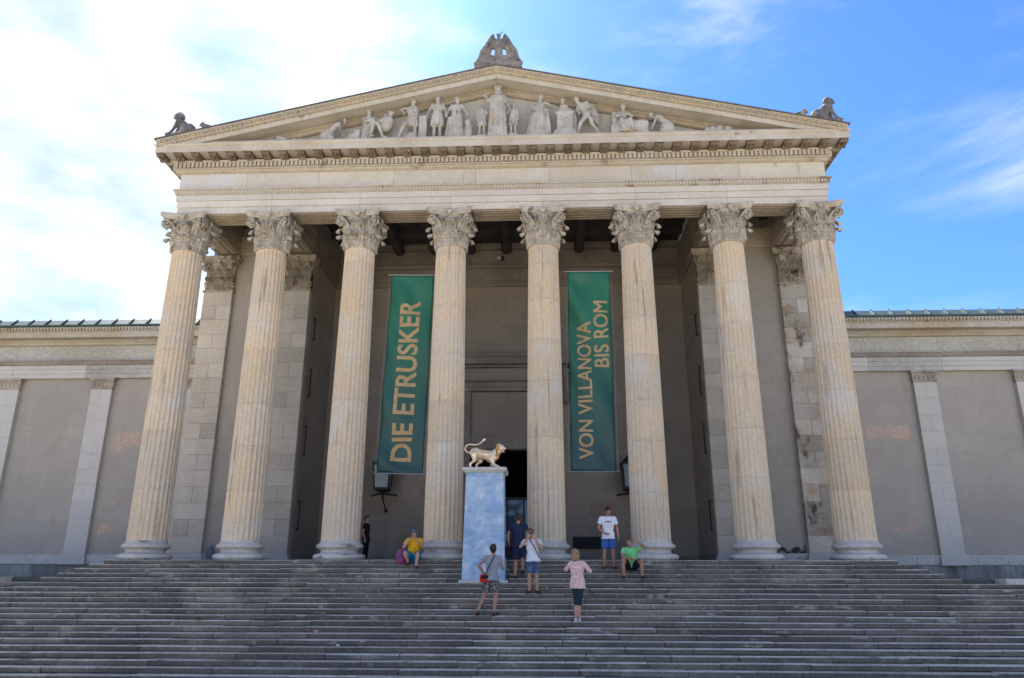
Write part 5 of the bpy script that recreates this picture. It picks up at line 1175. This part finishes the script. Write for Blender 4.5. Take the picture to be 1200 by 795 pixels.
# roof sculptures: seated lions and cubs at the corners, winged group at the top
def seated(s, big, loc, label):
    b = MB()
    if big:
        b.box(-.62, .60, -.30, .30, -.28, .0)
        b.ell((.22, 0, .30), (.30, .22, .28)); b.cap((.15, 0, .30), (-.18, 0, .66), .24, .20); b.ell((-.20, 0, .62), (.20, .20, .24)); b.cap((-.2, 0, .7), (-.26, 0, .88), .18, .17)
        b.ell((-.30, 0, .95), (.17, .15, .16)); b.ell((-.43, 0, .90), (.10, .08, .08)); b.ell((-.22, 0, .90), (.20, .21, .24))
        for q in range(26):
            a = q*.9; b.cap((-.24+.12*math.cos(q), .17*math.cos(a), .85+.17*math.sin(a)), (-.22+.14*math.cos(q), .23*math.cos(a), .78+.22*math.sin(a)), .05, .02, 6)
        for yy in (-.13, .13): b.cap((-.25, yy, .52), (-.38, yy, .25), .09, .06); b.cap((-.38, yy, .25), (-.52, yy, .06), .06, .06); b.ell((-.60, yy, .04), (.12, .07, .06)); b.ell((.10, yy*1.6, .16), (.22, .09, .17)); b.ell((-.02, yy*1.7, .05), (.16, .07, .06))
        b.cap((.5, 0, .12), (.56, .2, .06), .05, .05)
    else:
        b.box(-.30, .32, -.16, .16, -.20, .02); b.cap((.12, 0, .14), (-.12, 0, .22), .11, .11); b.ell((.16, 0, .10), (.16, .12, .11)); b.ell((-.20, 0, .30), (.09, .09, .08)); b.ell((-.28, 0, .27), (.06, .05, .04)); b.ell((-.18, .06, .36), (.03, .03, .04)); b.ell((-.18, -.06, .36), (.03, .03, .04))
        for yy in (-.07, .07): b.cap((-.14, yy, .18), (-.22, yy, .03), .04, .035)
        b.cap((.26, 0, .1), (.36, 0, .2), .03, .025)
    b.xf(Matrix.Diagonal((-s, 1, 1, 1)))
    b.f = [tuple(reversed(f)) for f in b.f] if s > 0 else b.f
    o = organic('lion_statue', b, 'greystone', None, .026, 1, loc); o.rotation_euler.y = 0; tag(o, label, 'statue')
    if big: o.scale = (.86,)*3
zc = lambda x: AP-SL*abs(x)
seated(-1, True, (-11.30, -.95, zc(11.3)+.14), 'large weathered seated lion on the left corner of the roof')
seated(1, True, (11.42, -.95, zc(11.4)+.14), 'large weathered seated lion on the right corner of the roof')
seated(-1, False, (-10.42, -.95, zc(10.35)+.08), 'small lion cub behind the seated lion on the left roof corner')
seated(1, False, (10.58, -.95, zc(10.55)+.08), 'small lion cub behind the seated lion on the right roof corner')
b = MB()
b.box(-.82, .82, -.25, .25, -.16, .10); b.box(-.62, .62, -.22, .22, .08, .20)
for s in (-1, 1):
    pts = []
    for k in range(16): a = R(200-k*38); rr = .17*(1-k/19); pts.append((s*(.50+rr*math.cos(a)), -.16, .36+rr*math.sin(a)))
    b.tube([(s*.84, -.14, .08), (s*.74, -.14, .22), (s*.68, -.15, .36)]+pts, .045, 6); b.ell((s*.55, 0, .30), (.20, .2, .20))
    for k in range(8):                                 # raised wing, long feathers hanging from a rounded shoulder
        t = k/7; a0 = V((s*(.20+.19*t), .03, 1.40-.10*t-.22*t*t)); e0 = V((s*(.30+.40*t), .03, .62-.22*t))
        b.cap(a0, a0.lerp(e0, .5)+V((s*.05*t, 0, .02)), .055, .060, 8); b.cap(a0.lerp(e0, .5)+V((s*.05*t, 0, .02)), e0, .060, .040, 8)
        if k % 2 == 0: b.cap(a0+V((0, -.06, -.02)), a0.lerp(e0, .9)+V((s*.04*t, -.06, 0)), .022, .018, 6)
    b.cap((s*.10, 0, 1.02), (s*.22, .02, 1.36), .09, .06, 8)
    b.cap((s*.08, 0, .95), (s*.26, .02, .90), .13, .10, 8); b.cap((s*.10, 0, .36), (s*.42, .0, .42), .15, .13, 8)
    for k in range(5): b.cap((s*(.24+.05*k), -.09, 1.30-.10*k), (s*(.34+.075*k), -.09, .98-.13*k), .030, .022, 6)
    b.cap((s*.08, 0, .55), (s*.16, -.05, .22), .08, .05)
    for k in range(4): b.cap((s*(.10+.07*k), -.12, .22), (s*(.13+.08*k), -.14, .42-.03*k), .045, .025, 6)
b.cap((0, 0, .55), (0, -.02, .98), .15, .14); b.ell((0, -.04, .80), (.15, .13, .24)); b.cap((0, 0, 1.0), (.0, -.03, 1.26), .085, .065); b.ell((0, -.04, 1.33), (.075, .09, .085)); b.cap((.02, -.08, 1.33), (.11, -.10, 1.30), .03, .012, 6)
b.cap((.03, 0, 1.36), (.10, 0, 1.50), .03, .02, 6); b.cap((.10, 0, 1.50), (.19, 0, 1.53), .022, .012, 6); b.cap((-.05, 0, 1.38), (-.09, 0, 1.47), .025, .015, 6)
for k in range(7): a = R(-60+20*k); b.cap((0, -.14, .22), (.18*math.sin(a), -.16, .22+.28*math.cos(a)), .035, .03, 6)
o = organic('eagle_statue', b, 'eaglestone', None, .022, 1, (.06, -.95, AP+.10)); o.scale = (1.05,)*3; tag(o, 'weathered eagle with raised wings above two scrolls on the peak of the roof', 'statue')
